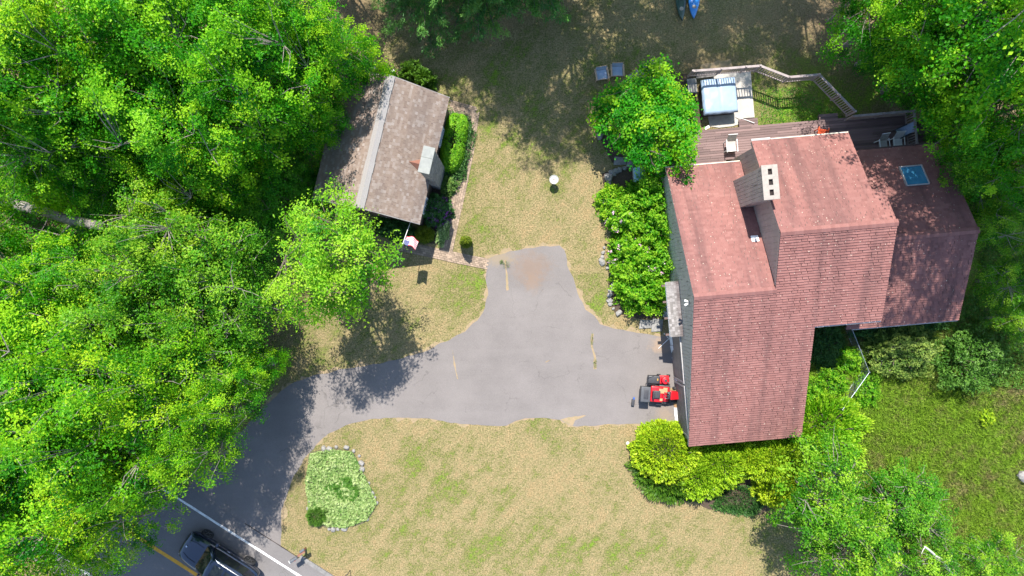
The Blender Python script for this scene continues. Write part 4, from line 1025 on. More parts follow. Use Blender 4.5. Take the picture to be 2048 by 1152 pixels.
# shrubs ----------------------------------------------------------
def dome(seed, rx, ry, h, mat, n=9000, leaf=0.07, aspect=0.5, lump=0.12, up=0.55, flat=1.0, spray=0.0, z0=0.05, lfreq=2.2, tmean=0.5):
    r = np.random.default_rng(seed)
    d = unit(r, n); d[:, 2] = np.abs(d[:, 2]) * 1.0 - 0.12; d /= np.linalg.norm(d, axis=1, keepdims=True)
    e = np.sign(d[:, :2]) * np.abs(d[:, :2]) ** flat
    nz = np.array([noise.noise(Vector((x * lfreq + seed, y * lfreq, z * lfreq))) for x, y, z in d]) if n <= 40000 else np.zeros(n)
    n2 = np.array([noise.noise(Vector((x * lfreq * 3.1 + seed, y * lfreq * 3.1, z * lfreq * 3.1 + 5))) for x, y, z in d])
    rad = (1 + lump * nz * 1.6 + lump * 0.9 * n2) * (1 - 0.30 * r.random(n) ** 2.2)
    pos = np.stack([e[:, 0] * rx * rad, e[:, 1] * ry * rad, z0 + (d[:, 2] + 0.1) / 1.1 * h * rad ** 1.0], 1); pos[:, 2] = np.maximum(pos[:, 2], 0.03)
    out = d / np.array([rx, ry, h]); out /= np.linalg.norm(out, axis=1, keepdims=True)
    nr = unit(r, n) * 0.8 + out * up + np.array([0, 0, 0.25])
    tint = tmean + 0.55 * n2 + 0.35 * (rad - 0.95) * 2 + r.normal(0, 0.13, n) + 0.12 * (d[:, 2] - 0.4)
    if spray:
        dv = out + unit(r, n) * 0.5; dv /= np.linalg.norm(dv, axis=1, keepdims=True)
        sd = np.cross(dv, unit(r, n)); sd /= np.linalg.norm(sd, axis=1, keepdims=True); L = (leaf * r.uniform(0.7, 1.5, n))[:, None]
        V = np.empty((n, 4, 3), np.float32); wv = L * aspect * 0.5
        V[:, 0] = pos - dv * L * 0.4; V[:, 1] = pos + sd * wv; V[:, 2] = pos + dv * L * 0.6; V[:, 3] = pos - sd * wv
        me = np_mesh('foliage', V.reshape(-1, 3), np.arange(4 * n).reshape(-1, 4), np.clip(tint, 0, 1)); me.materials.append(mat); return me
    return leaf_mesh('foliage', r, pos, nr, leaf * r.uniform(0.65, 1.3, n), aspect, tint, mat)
stem_mb = MB()
for k in range(7):
    a = k * 0.9; stem_mb.tube([(0.04 * math.cos(a), 0.04 * math.sin(a), -0.05), (0.25 * math.cos(a), 0.25 * math.sin(a), 0.45), (0.5 * math.cos(a + .2), 0.5 * math.sin(a + .2), 0.85)], [0.03, 0.022, 0.01], 5)
stem_me = stem_mb.mesh('stems', smooth=True); stem_me.materials.append(M['bark'])
def shrub(name, label, cat, px, py, rx, ry, h, mat, rz=0.0, group=None, zt=None, seed=None, inner=True, **kw):
    z = h * 0.6 if zt is None else zt
    p = G(px, py, z); p.z = 0
    o = thing(name, label, cat, p, rz, group)
    f = add_obj('foliage', dome(seed or int(px * 7 + py), rx, ry, h, mat, **kw), None, o)
    s_ = add_obj('stems', stem_me, None, o); s_.scale = (rx * 1.2, ry * 1.2, h)
    return o
YG = 'yellow-green yews along the front of the house'
YL = 'dense yellow-green yew in the row along the front eave'
for (px, py, rx, ry, h) in ((1445, 935, 1.45, 1.25, 1.7), (1500, 922, 1.3, 1.1, 1.5), (1550, 925, 1.5, 1.35, 1.7), (1405, 960, 1.3, 1.2, 1.5), (1612, 908, 1.75, 1.6, 1.8), (1560, 975, 1.3, 1.2, 1.5)):
    shrub('yew_shrub', YL, 'shrub', px, py, rx, ry, h, M['yew'], group=YG, n=12000, leaf=0.13, aspect=0.35, lump=0.20, spray=1, lfreq=2.6)
shrub('yew_shrub', 'large clipped yellow-green yew mound at the corner of the driveway and lawn', 'shrub', 1338, 908, 1.95, 1.75, 2.0, M['yew'], n=24000, leaf=0.12, aspect=0.42, lump=0.12, spray=1, lfreq=3.2, seed=77, tmean=0.58)
shrub('juniper_shrub', 'feathery darker green juniper spilling out below the yew mound', 'shrub', 1335, 965, 1.9, 0.95, 0.8, M['arborvitae'], rz=-0.45, n=9000, leaf=0.18, aspect=0.25, lump=0.4, spray=1)
shrub('forsythia_shrub', 'big light green bush against the end of the catslide roof', 'shrub', 1655, 862, 2.1, 1.9, 1.9, M['yard_leaf'], n=13000, leaf=0.15, aspect=0.4, lump=0.35, spray=1)
shrub('ground_juniper', 'low blue-green juniper mat on the bank under the yews', 'shrub', 1478, 1000, 1.5, 0.85, 0.35, M['ivy'], rz=-0.15, n=8000, leaf=0.09, aspect=0.4, lump=0.25, spray=1)
shrub('box_hedge', 'clipped oblong bright green hedge along the cottage wall', 'hedge', 907, 283, 0.72, 1.75, 1.35, M['boxwood'], rz=-0.16, n=17000, leaf=0.075, aspect=0.55, lump=0.03, flat=0.62, up=1.2)
shrub('low_hedge', 'darker low green edging plants beneath the clipped hedge', 'shrub', 910, 295, 0.95, 2.0, 0.5, M['ivy'], rz=-0.16, n=9000, leaf=0.09, aspect=0.55, lump=0.2, flat=0.7)
shrub('arborvitae_shrub', 'dark green rounded evergreen at the back corner of the cottage', 'shrub', 822, 146, 0.72, 0.66, 1.9, M['arborvitae'], n=9000, leaf=0.12, aspect=0.4, lump=0.25, spray=1, lfreq=3)
shrub('arborvitae_shrub', 'dark green evergreen touching the cottage roof edge', 'shrub', 846, 158, 0.62, 0.66, 1.7, M['arborvitae'], n=9000, leaf=0.12, aspect=0.4, lump=0.25, spray=1, lfreq=3)
shrub('globe_shrub', 'clipped olive-green globe shrub below the cottage gable by the flag', 'shrub', 848, 468, 0.55, 0.50, 1.15, M['globe_leaf'], n=9000, leaf=0.06, aspect=0.5, lump=0.07, spray=1)
shrub('topiary_shrub', 'small round yellow-green topiary standing alone in the lawn by the path', 'shrub', 930, 482, 0.33, 0.33, 1.9, M['globe_leaf'], n=5000, leaf=0.07, aspect=0.45, lump=0.08, spray=1, zt=1.3)
rho = shrub('rhododendron', 'purple flowering rhododendron beside the cottage wall and brick path', 'shrub', 872, 420, 0.95, 0.95, 1.2, M['ivy'], n=9000, leaf=0.10, aspect=0.45, lump=0.25)
r = np.random.default_rng(5)
def blossoms(parent, rx, ry, h, n, mat, size=0.06, per=9, side=None, z0=0.05):
    d = unit(r, n * 3); d[:, 2] = np.abs(d[:, 2])
    if side is not None: d = d[(d @ np.array(side)) > -0.1]
    d = d[:n]; c = d * np.array([rx, ry, h]) * 1.0 + np.array([0, 0, z0]); m = len(c)
    pos = np.repeat(c, per, 0) + r.normal(0, 0.055, (m * per, 3))
    me = leaf_mesh('flowers', r, pos, unit(r, m * per) + np.array([0, 0, 0.7]), size * r.uniform(0.6, 1.3, m * per), 0.9, r.random(m * per), mat)
    return tag(add_obj('flowers', me, None, parent), kind='stuff')
blossoms(rho, 0.9, 0.9, 1.15, 70, M['flower_purple'], side=(0.5, -0.6, 0.4))
shrub('perennial_clump', 'pale leafy perennials between the hedge and the rhododendron', 'plant', 897, 372, 0.55, 0.5, 0.5, M['rhodo'], n=3500, leaf=0.10, aspect=0.35, lump=0.35)
shrub('hosta_clump', 'low leafy plants in the shade under the cottage gable', 'plant', 795, 462, 1.3, 0.55, 0.45, M['ivy'], rz=-0.25, n=6000, leaf=0.11, aspect=0.6, lump=0.3)
shrub('hosta_clump', 'low variegated plants edging the brick path by the rhododendron', 'plant', 886, 462, 0.35, 0.85, 0.35, M['ground_cover'], rz=-0.25, n=3500, leaf=0.08, aspect=0.5, lump=0.3)
shrub('bayberry_shrub', 'light green bush by the cottage corner under the woodland edge', 'shrub', 632, 372, 1.1, 1.1, 1.3, M['lilac'], n=7000, leaf=0.11, aspect=0.5, lump=0.35)
# lilac bank along the gable
LL = 'bright green lilac in the bank against the grey gable'
LG = 'lilacs against the gable'
lil = []
for (px, py, rx, ry, h, n) in ((1300, 395, 1.35, 1.25, 2.0, 11000), (1255, 440, 1.2, 1.1, 1.6, 9000), (1310, 455, 1.2, 1.1, 2.0, 10000), (1265, 510, 1.3, 1.15, 1.7, 10000), (1312, 525, 1.15, 1.1, 1.9, 9000), (1290, 580, 1.5, 1.25, 1.9, 12000), (1255, 545, 0.9, 0.9, 1.3, 6000)):
    lil.append(shrub('lilac_shrub', LL, 'shrub', px, py, rx, ry, h, M['lilac'], group=LG, n=n, leaf=0.125, aspect=0.62, lump=0.38, lfreq=2.4))
blossoms(lil[3], 1.3, 1.2, 1.75, 34, M['flower_pink'], size=0.08, per=14)
blossoms(lil[4], 1.2, 1.15, 1.95, 12, M['flower_pink'], size=0.08, per=14)
blossoms(lil[1], 1.25, 1.15, 1.65, 16, M['flower_pink'], size=0.08, per=14)
shrub('spirea_shrub', 'low bright bush at the outer corner of the lilac bed by white stones', 'shrub', 1222, 405, 0.75, 1.0, 0.9, M['lilac'], n=5500, leaf=0.12, aspect=0.55, lump=0.4)
# right side shrubs
rh = shrub('rhododendron', 'broad rhododendron with a few pink blooms under the low wing eave', 'shrub', 1812, 706, 2.15, 1.45, 1.7, M['rhodo'], rz=0.1, n=15000, leaf=0.14, aspect=0.38, lump=0.32)
blossoms(rh, 1.9, 1.3, 1.65, 9, M['flower_pink'], size=0.07, per=8)
shrub('dogwood_shrub', 'spreading green bush with pale leaf tips beside the rhododendron', 'shrub', 1945, 725, 1.9, 1.7, 1.8, M['ground_cover_dark'], n=11000, leaf=0.15, aspect=0.45, lump=0.45)
shrub('pachysandra', 'dark green plants filling the shaded corner under the eave', 'plant', 1655, 690, 0.95, 1.5, 0.45, M['ivy'], n=7000, leaf=0.11, aspect=0.55, lump=0.3)
shrub('pachysandra', 'dark green plants in the shade behind the rhododendron', 'plant', 1790, 664, 2.4, 0.55, 0.6, M['ivy'], rz=0.09, n=7000, leaf=0.12, aspect=0.55, lump=0.3)
for (px, py, rx, ry, h, lb) in ((1700, 722, 0.8, 0.7, 0.7, 'bright weedy clump in the angle of the wire fence'), (1668, 765, 0.9, 0.8, 0.8, 'leafy weeds between the catslide eave and the wire fence'), (1735, 780, 0.7, 1.1, 0.6, 'bright green weeds outside the wire fence'), (1632, 790, 0.7, 0.7, 0.7, 'weedy clump at the eave edge')):
    shrub('weed_clump', lb, 'plant', px, py, rx, ry, h, M['lilac'], n=4200, leaf=0.10, aspect=0.45, lump=0.45)
shrub('goldenrod_clump', 'yellow-green clump alone in the tall grass', 'plant', 1975, 838, 0.35, 0.4, 0.5, M['yew'], n=1200, leaf=0.11, aspect=0.5, lump=0.4)
shrub('sumac_clump', 'bright yellow-leaved bush at the woodland edge by the lawn', 'shrub', 512, 535, 0.7, 0.6, 1.0, M['yew'], n=2600, leaf=0.13, aspect=0.5, lump=0.4)
shrub('grass_clump', 'bushy green tuft at the lower corner of the stone-edged garden bed', 'plant', 632, 1035, 0.55, 0.5, 0.6, M['ground_cover_dark'], n=3000, leaf=0.16, aspect=0.12, lump=0.3, spray=1)

# ground cover in the stone-edged bed (uncountable)
def cover(name, label, cat, poly_px, n, hmax, mat, leaf, aspect=0.6, seed=1, tint_f=None):
    r2 = np.random.default_rng(seed); P = np.array(poly_px, float); lo, hi = P.min(0), P.max(0); pts = []
    xs = r2.uniform(lo[0], hi[0], n * 2); ys_ = r2.uniform(lo[1], hi[1], n * 2)
    inside = np.zeros(n * 2, bool); j = len(P) - 1
    for i in range(len(P)):
        c_ = ((P[i, 1] > ys_) != (P[j, 1] > ys_)) & (xs < (P[j, 0] - P[i, 0]) * (ys_ - P[i, 1]) / (P[j, 1] - P[i, 1] + 1e-9) + P[i, 0]); inside ^= c_; j = i
    xs, ys_ = xs[inside][:n], ys_[inside][:n]; m = len(xs)
    X = (xs - CX) / PX; Y = -(ys_ - CY) / PX
    hz = np.array([noise.noise(Vector((x * 1.7, y * 1.7, seed))) for x, y in zip(X, Y)]); h2 = np.array([noise.noise(Vector((x * 6, y * 6, seed + 9))) for x, y in zip(X, Y)])
    Z = hmax * np.clip(0.55 + 0.5 * hz + 0.4 * h2, 0.1, 1.2) * (1 - 0.5 * r2.random(m) ** 2)
    me = leaf_mesh(name, r2, np.stack([X, Y, Z], 1), unit(r2, m) * 0.7 + np.array([0, 0, 0.8]), leaf * r2.uniform(0.6, 1.3, m), aspect, 0.5 + 0.5 * h2 + 0.35 * hz + r2.normal(0, 0.14, m), mat)
    o = add_obj(name, me); tag(o, label, cat, kind='stuff'); return o
cover('ground_cover', 'pale variegated ground cover filling the stone-edged garden bed', 'ground cover', [(622, 905), (660, 897), (705, 902), (738, 965), (755, 1005), (735, 1038), (690, 1055), (655, 1050), (618, 1020), (612, 960)], 16000, 0.38, M['ground_cover'], 0.10, seed=3)
cover('ground_cover', 'dark green plants in the middle of the stone-edged garden bed', 'ground cover', [(675, 955), (712, 950), (720, 985), (705, 1005), (672, 1000), (650, 975)], 3500, 0.38, M['ground_cover_dark'], 0.11, seed=4)
cover('woodland_ferns', 'ferns and seedlings covering the woodland floor', 'ground cover', [(0, 330), (120, 300), (420, 330), (600, 300), (560, 420), (520, 560), (500, 640), (400, 760), (300, 800), (0, 900)], 42000, 0.45, M['understory'], 0.17, 0.5, seed=6)
cover('meadow_plants', 'leafy weeds among the tall grass beside the low wing', 'ground cover', [(1880, 640), (1960, 560), (1950, 330), (2000, 300), (2060, 380), (2060, 780), (1980, 770), (1900, 700)], 16000, 0.4, M['ground_cover_dark'], 0.13, 0.5, seed=8)
cover('bank_plants', 'ground plants on the shaded bank beyond the railing', 'ground cover', [(1520, 175), (1600, 175), (1690, 240), (1520, 262)], 2500, 0.14, M['understory'], 0.08, 0.4, seed=9)

# grass blades on the lawn (uncountable)
def blades(name, label, region, n, hmin, hmax, width, seed, keep=None):
    r2 = np.random.default_rng(seed); x0, y0, x1, y1 = region
    X = r2.uniform((x0 - CX) / PX, (x1 - CX) / PX, n); Y = r2.uniform(-(y1 - CY) / PX, -(y0 - CY) / PX, n)
    px = CX + X * PX; py = CY - Y * PX
    lu = blob(LUSH, X, Y); li = blob(LITTER, X, Y)
    def inpoly(P):
        P = np.array([(CX + p.x * PX, CY - p.y * PX) for p in P]); ins = np.zeros(len(px), bool); j = len(P) - 1
        for i in range(len(P)):
            ins ^= ((P[i, 1] > py) != (P[j, 1] > py)) & (px < (P[j, 0] - P[i, 0]) * (py - P[i, 1]) / (P[j, 1] - P[i, 1] + 1e-9) + P[i, 0]); j = i
        return ins
    k = ~inpoly(dpts) & ((X - r0.x) * RN.x + (Y - r0.y) * RN.y > 1.0)
    for (a, b, w) in path_runs:
        d = (b - a); L = d.length; d = d / L; t = (X - a.x) * d.x + (Y - a.y) * d.y; s_ = np.abs((X - a.x) * -d.y + (Y - a.y) * d.x); k &= ~((t > -0.1) & (t < L + 0.1) & (s_ < w / 2 + 0.02))
    hx = X * math.cos(HA) + Y * math.sin(HA); hy = -X * math.sin(HA) + Y * math.cos(HA)
    k &= ~((hx > 8.8) & (hx < 15.3) & (hy > -9.5) & (hy < 8.2)) & ~((hx > 13) & (hx < 24.2) & (hy > -3.6) & (hy < 8.2))
    if keep is not None: k &= keep(px, py, lu, li)
    k &= r2.random(n) > li * 0.7
    X, Y, lu, li = X[k], Y[k], lu[k], li[k]; m = len(X)
    h = r2.uniform(hmin, hmax, m) * (0.6 + 0.6 * lu); a = r2.random(m) * 6.283; ln = r2.normal(0, 0.55, (m, 2)) * h[:, None]
    V = np.empty((m, 3, 3), np.float32); wx = np.cos(a) * width / 2; wy = np.sin(a) * width / 2
    V[:, 0] = np.stack([X - wx, Y - wy, np.zeros(m)], 1); V[:, 1] = np.stack([X + wx, Y + wy, np.zeros(m)], 1); V[:, 2] = np.stack([X + ln[:, 0], Y + ln[:, 1], h], 1)
    me = np_mesh(name, V.reshape(-1, 3), np.arange(3 * m).reshape(-1, 3), np.clip(r2.normal(0.5, 0.25, m), 0, 1))
    for nm, val in (('lush', lu), ('litter', li * 0.6)):
        at = me.attributes.new(nm, 'FLOAT', 'FACE'); at.data.foreach_set('value', val.astype(np.float32))
    o = add_obj(name, me, M['lawn_blades']); tag(o, label, 'grass', kind='stuff'); return o
blades('lawn_grass', 'dry tan and green mown grass of the lawn', (480, -20, 1720, 1172), 240000, 0.03, 0.07, 0.03, 31)
blades('tall_grass', 'tall bright unmown grass on the slope below the house', (1560, 640, 2070, 1172), 90000, 0.15, 0.38, 0.035, 32, keep=lambda px, py, lu, li: (lu > 0.3))

# ------------------------------------------------------------------ deck, railings, hot tub
DZ = 0.45
dk = thing('deck', 'weathered reddish brown plank deck along the back of the house', 'deck', HL(16, 7, 0), HA)
def dl(x, y): return (x - 16.0, y - 7.0)
yb = 5.63; row = 0
while yb < 8.08:
    yy = yb + 0.07; x0 = 8.9
    segs = [(8.9, 13.05), (18.15, 23.7)] if yy < 6.28 else [(8.9, 23.7)]
    for (sa, sb_) in segs:
        x = sa
        while x < sb_ - 0.1:
            L = min(random.uniform(2.6, 4.6), sb_ - x); 
            if sb_ - x - L < 0.8: L = sb_ - x
            m_ = MB(); cx, cy = dl(x + L / 2, yy); m_.box((cx, cy, DZ - 0.02), (L - 0.008, 0.128, 0.04), tint=random.random()); m_.build('plank', M['deck_wood'], dk)
            x += L
    yb += 0.142; row += 1
m_ = MB(); cx, cy = dl(16.3, 8.10); m_.box((cx, cy, 0.22), (14.8, 0.05, 0.40)); m_.build('skirt', M['deck_wood'], dk)
for (x, y, sx, sy, z, lb) in ((14.62, 8.42, 1.1, 0.50, 0.22, 0), (19.3, 8.34, 1.1, 0.40, 0.24, 0)):
    stp = thing('deck_step', 'wooden plank step up to the deck ' + ('beside the hot tub pad' if x < 16 else 'near the railing corner'), 'step', HL(x, y), HA)
    for k in range(3 if sy > 0.45 else 2):
        m_ = MB(); m_.box((0, -sy / 2 + (k + 0.5) * sy / (3 if sy > 0.45 else 2), z), (sx, sy / (3 if sy > 0.45 else 2) - 0.012, 0.04), tint=random.random()); m_.build('plank', M['deck_wood'], stp)
    for sgn in (-1, 1):
        m_ = MB(); m_.box((sgn * (sx / 2 - 0.05), 0, z / 2 - 0.01), (0.05, sy - 0.04, z - 0.02)); m_.build('stringer', M['deck_wood'], stp)

def rail_run(root, pts, zb, h, mat, post_w=0.10, spacing=0.135, cap=0.13, foot=None):
    o = Vector(root.location); Rz = Matrix.Rotation(-root.rotation_euler.z, 3, 'Z')
    P = [Rz @ (Vector((p.x, p.y, 0)) - Vector((o.x, o.y, 0))) for p in pts]
    fz = zb if foot is None else foot
    for p in P:
        m_ = MB(); m_.box((p.x, p.y, (fz + zb + h + 0.10) / 2 - 0.02), (post_w, post_w, zb + h + 0.10 - fz + 0.04)); m_.build('post', mat, root, bevel=0.008, segs=1)
    for a, b in zip(P[:-1], P[1:]):
        d = b - a; L = d.length
        if L < 0.05: continue
        u = d / L
        m_ = MB(); m_.beam(a + Vector((0, 0, zb + h)), b + Vector((0, 0, zb + h)), cap, 0.045); m_.build('top_rail', mat, root, bevel=0.006, segs=1)
        m_ = MB(); m_.beam(a + Vector((0, 0, zb + 0.10)), b + Vector((0, 0, zb + 0.10)), 0.05, 0.08); m_.build('bottom_rail', mat, root)
        n = max(1, int(L / spacing)); me = None
        for k in range(1, n):
            if me is None:
                mm = MB(); mm.box((0, 0, 0), (0.045, 0.045, h - 0.10)); me = mm.mesh('baluster'); me.materials.append(mat)
            q = a + u * (L * k / n); ob = add_obj('baluster', me, None, root); ob.location = (q.x, q.y, zb + 0.10 + (h - 0.10) / 2 - 0.02)
            ob.rotation_euler = (0, 0, math.atan2(u.y, u.x))
zt = 1.05
fp = [G(1376, 153, zt), G(1432, 149, zt), G(1480, 145, zt), G(1508, 143, zt), G(1565, 165, zt), G(1623, 160, zt), G(1662, 200, zt), G(1693, 232, zt)]
fr = thing('yard_railing', 'brown baluster railing zigzagging from the hot tub across the grass to the deck', 'railing', fp[2], 0)
rail_run(fr, fp, 0.02, 1.0, M['rail_wood'])
dp = [HL(20.15, 8.03), HL(21.9, 8.03), HL(23.62, 8.03), HL(23.62, 6.15)]
dr_ = thing('deck_railing', 'brown baluster railing around the end of the deck', 'railing', HL(21.9, 8.03, DZ), HA)
dr_.location.z = 0
rail_run(dr_, dp, DZ, 0.98, M['rail_wood'])
# lower landing with dark railing and stairs
ld = thing('stair_landing', 'small dark stair landing with railing beyond the deck end', 'landing', HL(24.8, 6.9), HA)
for k in range(8):
    m_ = MB(); m_.box((0, -0.62 + k * 0.155, 0.24), (1.5, 0.14, 0.04), tint=random.random()); m_.build('plank', M['deck_wood'], ld)
for k in range(3):
    m_ = MB(); m_.box((-0.88 - 0.02 * k, -0.2, 0.10 + 0.12 * k), (0.26, 0.9, 0.04)); m_.build('tread', M['deck_wood'], ld)
m_ = MB(); m_.box((0, 0, 0.11), (1.3, 1.1, 0.22)); m_.build('base', M['dark_rail'], ld)
rail_run(ld, [HL(24.2, 7.5), HL(25.5, 7.5), HL(25.5, 6.25)], 0.24, 0.85, M['dark_rail'])

pad = thing('concrete_pad', 'stained pale concrete pad under the hot tub', 'slab', HL(13.45, 10.0), HA)
m_ = MB(); m_.box((0.45, 0.12, 0.03), (2.35, 2.75, 0.06)); m_.build('slab', M['concrete'], pad, bevel=0.01)
m_ = MB(); pts = [(-1.15, -0.35), (-1.05, -1.55), (-0.5, -1.68), (0.3, -1.66), (0.78, -1.55), (0.85, -1.2), (0.85, -0.35)]; m_.prism(pts, 0.0, 0.05); m_.build('slab', M['concrete'], pad, bevel=0.01)
tubc = G(1440, 191, 0.95)
tb = thing('hot_tub', 'square hot tub under a silvery grey cover on the concrete pad', 'hot tub', (tubc.x, tubc.y, 0.05), math.radians(5.5))
m_ = MB(); m_.box((0, 0, 0.40), (1.84, 1.88, 0.80)); body = m_.build('shell', M['tub_side'], tb, bevel=0.08, segs=3)
for sx, sy in ((0.925, 0), (-0.925, 0)):
    for k in range(9):
        m_ = MB(); m_.box((sx, -0.8 + k * 0.2, 0.40), (0.03, 0.17, 0.68)); m_.build('cabinet_slat', M['tub_side'], body)
for sy in (0.945, -0.945):
    for k in range(9):
        m_ = MB(); m_.box((-0.78 + k * 0.195, sy, 0.40), (0.17, 0.03, 0.68)); m_.build('cabinet_slat', M['tub_side'], body)
n = 26; V = []; F = []
for i in range(n + 1):
    for j in range(n + 1):
        u, v = i / n * 2 - 1, j / n * 2 - 1; e = max(abs(u), abs(v))
        z = 0.93 + 0.05 * (1 - e ** 3) - (0.16 if e > 0.99 else 0) - 0.02 * (abs(u) < 0.03) + 0.018 * noise.noise(Vector((u * 2.5, v * 2.5, 1))) + 0.010 * noise.noise(Vector((u * 8, v * 5, 4))) * (e > 0.5)
        q = 1 - 0.02 * max(0, abs(u * v) - 0.7) ; wv = 0.02 * noise.noise(Vector((u * 3, v * 3, 8))) if e > 0.95 else 0
        V.append((u * (1.0 * q + wv), v * (1.03 * q + wv), z))
for i in range(n):
    for j in range(n):
        a = i * (n + 1) + j; F.append([a, a + n + 1, a + n + 2, a + 1])
cv = add_obj('cover', np_mesh('cover', V, F, smooth=True), M['tub_cover'], tb)
m_ = MB(); m_.box((0, 0, 0.80), (1.94, 2.0, 0.10)); m_.build('cover_skirt', M['grey_plastic'], cv, bevel=0.02)
bt = thing('storage_bench', 'dark grey slatted bench leaning outside the railing by the hot tub', 'bench', G(1411, 148, 0.4).xy.to_3d(), math.radians(7))
for k in range(4):
    m_ = MB(); m_.box((0, -0.16 + k * 0.105, 0.42), (1.15, 0.09, 0.035)); m_.build('slat', M['plank_grey'], bt)
for sx in (-0.45, 0.45):
    for sy in (-0.14, 0.14):
        m_ = MB(); m_.box((sx, sy, 0.20), (0.06, 0.06, 0.42)); m_.build('leg', M['plank_grey'], bt)
pan = thing('equipment_cabinet', 'small grey cabinet between the yard tree and the hot tub', 'cabinet', G(1384, 172, 0.6).xy.to_3d(), math.radians(5))
m_ = MB(); m_.box((0, 0, 0.30), (0.5, 0.8, 0.6)); m_.build('body', M['grey_plastic'], pan, bevel=0.02); m_ = MB(); m_.box((0, 0, 0.615), (0.55, 0.85, 0.05)); m_.build('lid', M['stone'], pan, bevel=0.015)
sg = thing('garden_light', 'white flat solar light on a stake by the deck edge', 'light', G(1413, 256, 0.3).xy.to_3d(), math.radians(30))
m_ = MB(); m_.tube([(0, 0, -0.05), (0, 0, 0.42)], 0.02, 8); m_.build('stake', M['white'], sg); m_ = MB(); m_.box((0, 0, 0.43), (0.30, 0.14, 0.04)); m_.build('panel', M['white_plastic'], sg, bevel=0.01)
rod = MB(); a = G(1471, 233, 0.1); b = G(1509, 246, 0.35); rod.tube([(0, 0, 0.03), tuple(b - a)], 0.018, 8); ro = rod.build('pvc_pipe', M['white_plastic']); ro.location = a; tag(ro, 'thin white pipe lying from the tub pad to the deck step', 'pipe')

# ------------------------------------------------------------------ chairs and tables
def chair(name, label, px, py, rz, frame, fabric, z0=0.0, w=0.62, d=0.62, seat_h=0.40, back_h=0.48, arm=0.07, group=None, slats=False, recl=0.30):
    p = G(px, py, z0 + seat_h); o = thing(name, label, 'chair', (p.x, p.y, z0), rz, group)      # faces local -y
    for sx in (-1, 1):
        for sy, hh in ((-1, seat_h + 0.2), (1, seat_h + 0.2)):
            m_ = MB(); m_.box((sx * w / 2, sy * (d / 2 - 0.05), hh / 2), (0.05, 0.05, hh)); m_.build('leg', frame, o, bevel=0.006, segs=1)
        m_ = MB(); m_.box((sx * w / 2, -0.02, seat_h + 0.215), (arm, d + 0.10, 0.03)); m_.build('armrest', frame, o, bevel=0.008, segs=1)
    n = 10; V = []; F = []
    for i in range(n + 1):
        for j in range(5):
            t = i / n; x = (j / 4 - 0.5) * (w - 0.07)
            V.append((x, -d / 2 + d * 0.92 * t, seat_h + 0.05 - 0.05 * math.sin(math.pi * t) - 0.015 * math.sin(math.pi * j / 4)))
    for i in range(n):
        for j in range(4): a = i * 5 + j; F.append([a, a + 1, a + 6, a + 5])
    add_obj('seat', np_mesh('seat', V, F, smooth=True), fabric, o)
    V = []
    for i in range(n + 1):
        for j in range(5):
            t = i / n; x = (j / 4 - 0.5) * (w - 0.07); V.append((x, d * 0.42 + recl * t + 0.02 * math.sin(math.pi * j / 4), seat_h + 0.03 + back_h * t))
    add_obj('backrest', np_mesh('backrest', V, F, smooth=True), fabric, o)
    m_ = MB(); m_.tube([(-w / 2 + 0.03, d * 0.42 + recl, seat_h + 0.03 + back_h), (w / 2 - 0.03, d * 0.42 + recl, seat_h + 0.03 + back_h)], 0.02, 8); m_.build('back_rail', frame, o)
    m_ = MB(); m_.box((0, -d / 2 + 0.02, seat_h), (w, 0.05, 0.07)); m_.build('front_rail', frame, o)
    return o
chair('patio_chair', 'wood-armed chair with blue-grey seat standing a little apart from the stone border', 1203, 149, math.radians(10), M['chair_wood'], M['cushion'], w=0.70, d=0.60, arm=0.10, recl=0.10, back_h=0.38)
chair('patio_chair', 'wood-armed chair with blue-grey seat next to the stone border', 1234, 142, math.radians(2), M['chair_wood'], M['cushion'], w=0.70, d=0.60, arm=0.10, recl=0.10, back_h=0.38)
chair('deck_chair', 'cream sling chair on the deck beside the yard tree', 1462, 292, math.radians(4), M['white_plastic'], M['sling'], z0=DZ, w=0.60, arm=0.05)
chair('deck_chair', 'white chair with arms against the low wing eave', 1795, 286, math.radians(5), M['white_plastic'], M['white'], z0=DZ, w=0.60, arm=0.05)
chair('deck_chair', 'pale chair partly under the low wing eave next to the white armchair', 1766, 290, math.radians(8), M['white_plastic'], M['sling'], z0=DZ, w=0.55, arm=0.04)
chair('lounge_chair', 'grey cushioned chair tilted in the corner of the deck railing', 1804, 264, math.radians(-65), M['dark_rail'], M['cushion'], z0=DZ, w=0.58, d=0.6)
chair('adirondack_chair', 'bright orange chair half hidden behind the upper roof edge', 1643, 268, math.radians(170), M['orange'], M['orange'], z0=DZ, w=0.55, d=0.55, recl=0.25, back_h=0.6)
bb = thing('birdbath', 'round cream pedestal birdbath alone on the lawn', 'birdbath', G(1108, 359, 0.75).xy.to_3d())
m_ = MB(); m_.lathe([(0.16, -0.02), (0.17, 0.05), (0.08, 0.12), (0.07, 0.5), (0.10, 0.62)], n=20); m_.build('pedestal', M['stone'], bb, smooth=True)
m_ = MB(); m_.lathe([(0.09, 0.60), (0.24, 0.68), (0.27, 0.75), (0.255, 0.76), (0.22, 0.72), (0.05, 0.70)], n=28); m_.build('bowl', M['sling'], bb, smooth=True)
m_ = MB(); m_.lathe([(0.035, 0.69), (0.03, 0.74), (0.012, 0.77)], n=10); m_.build('finial', M['copper_red'], bb, smooth=True)
lt_ = thing('garden_light', 'small white path light on the lawn next to the yew mound', 'light', G(1255, 886, 0.2).xy.to_3d())
m_ = MB(); m_.tube([(0, 0, -0.05), (0, 0, 0.30)], 0.015, 8); m_.build('stake', M['metal'], lt_); m_ = MB(); m_.lathe([(0.10, 0.28), (0.09, 0.31), (0.02, 0.36)], n=14); m_.build('cap', M['white_plastic'], lt_, smooth=True)
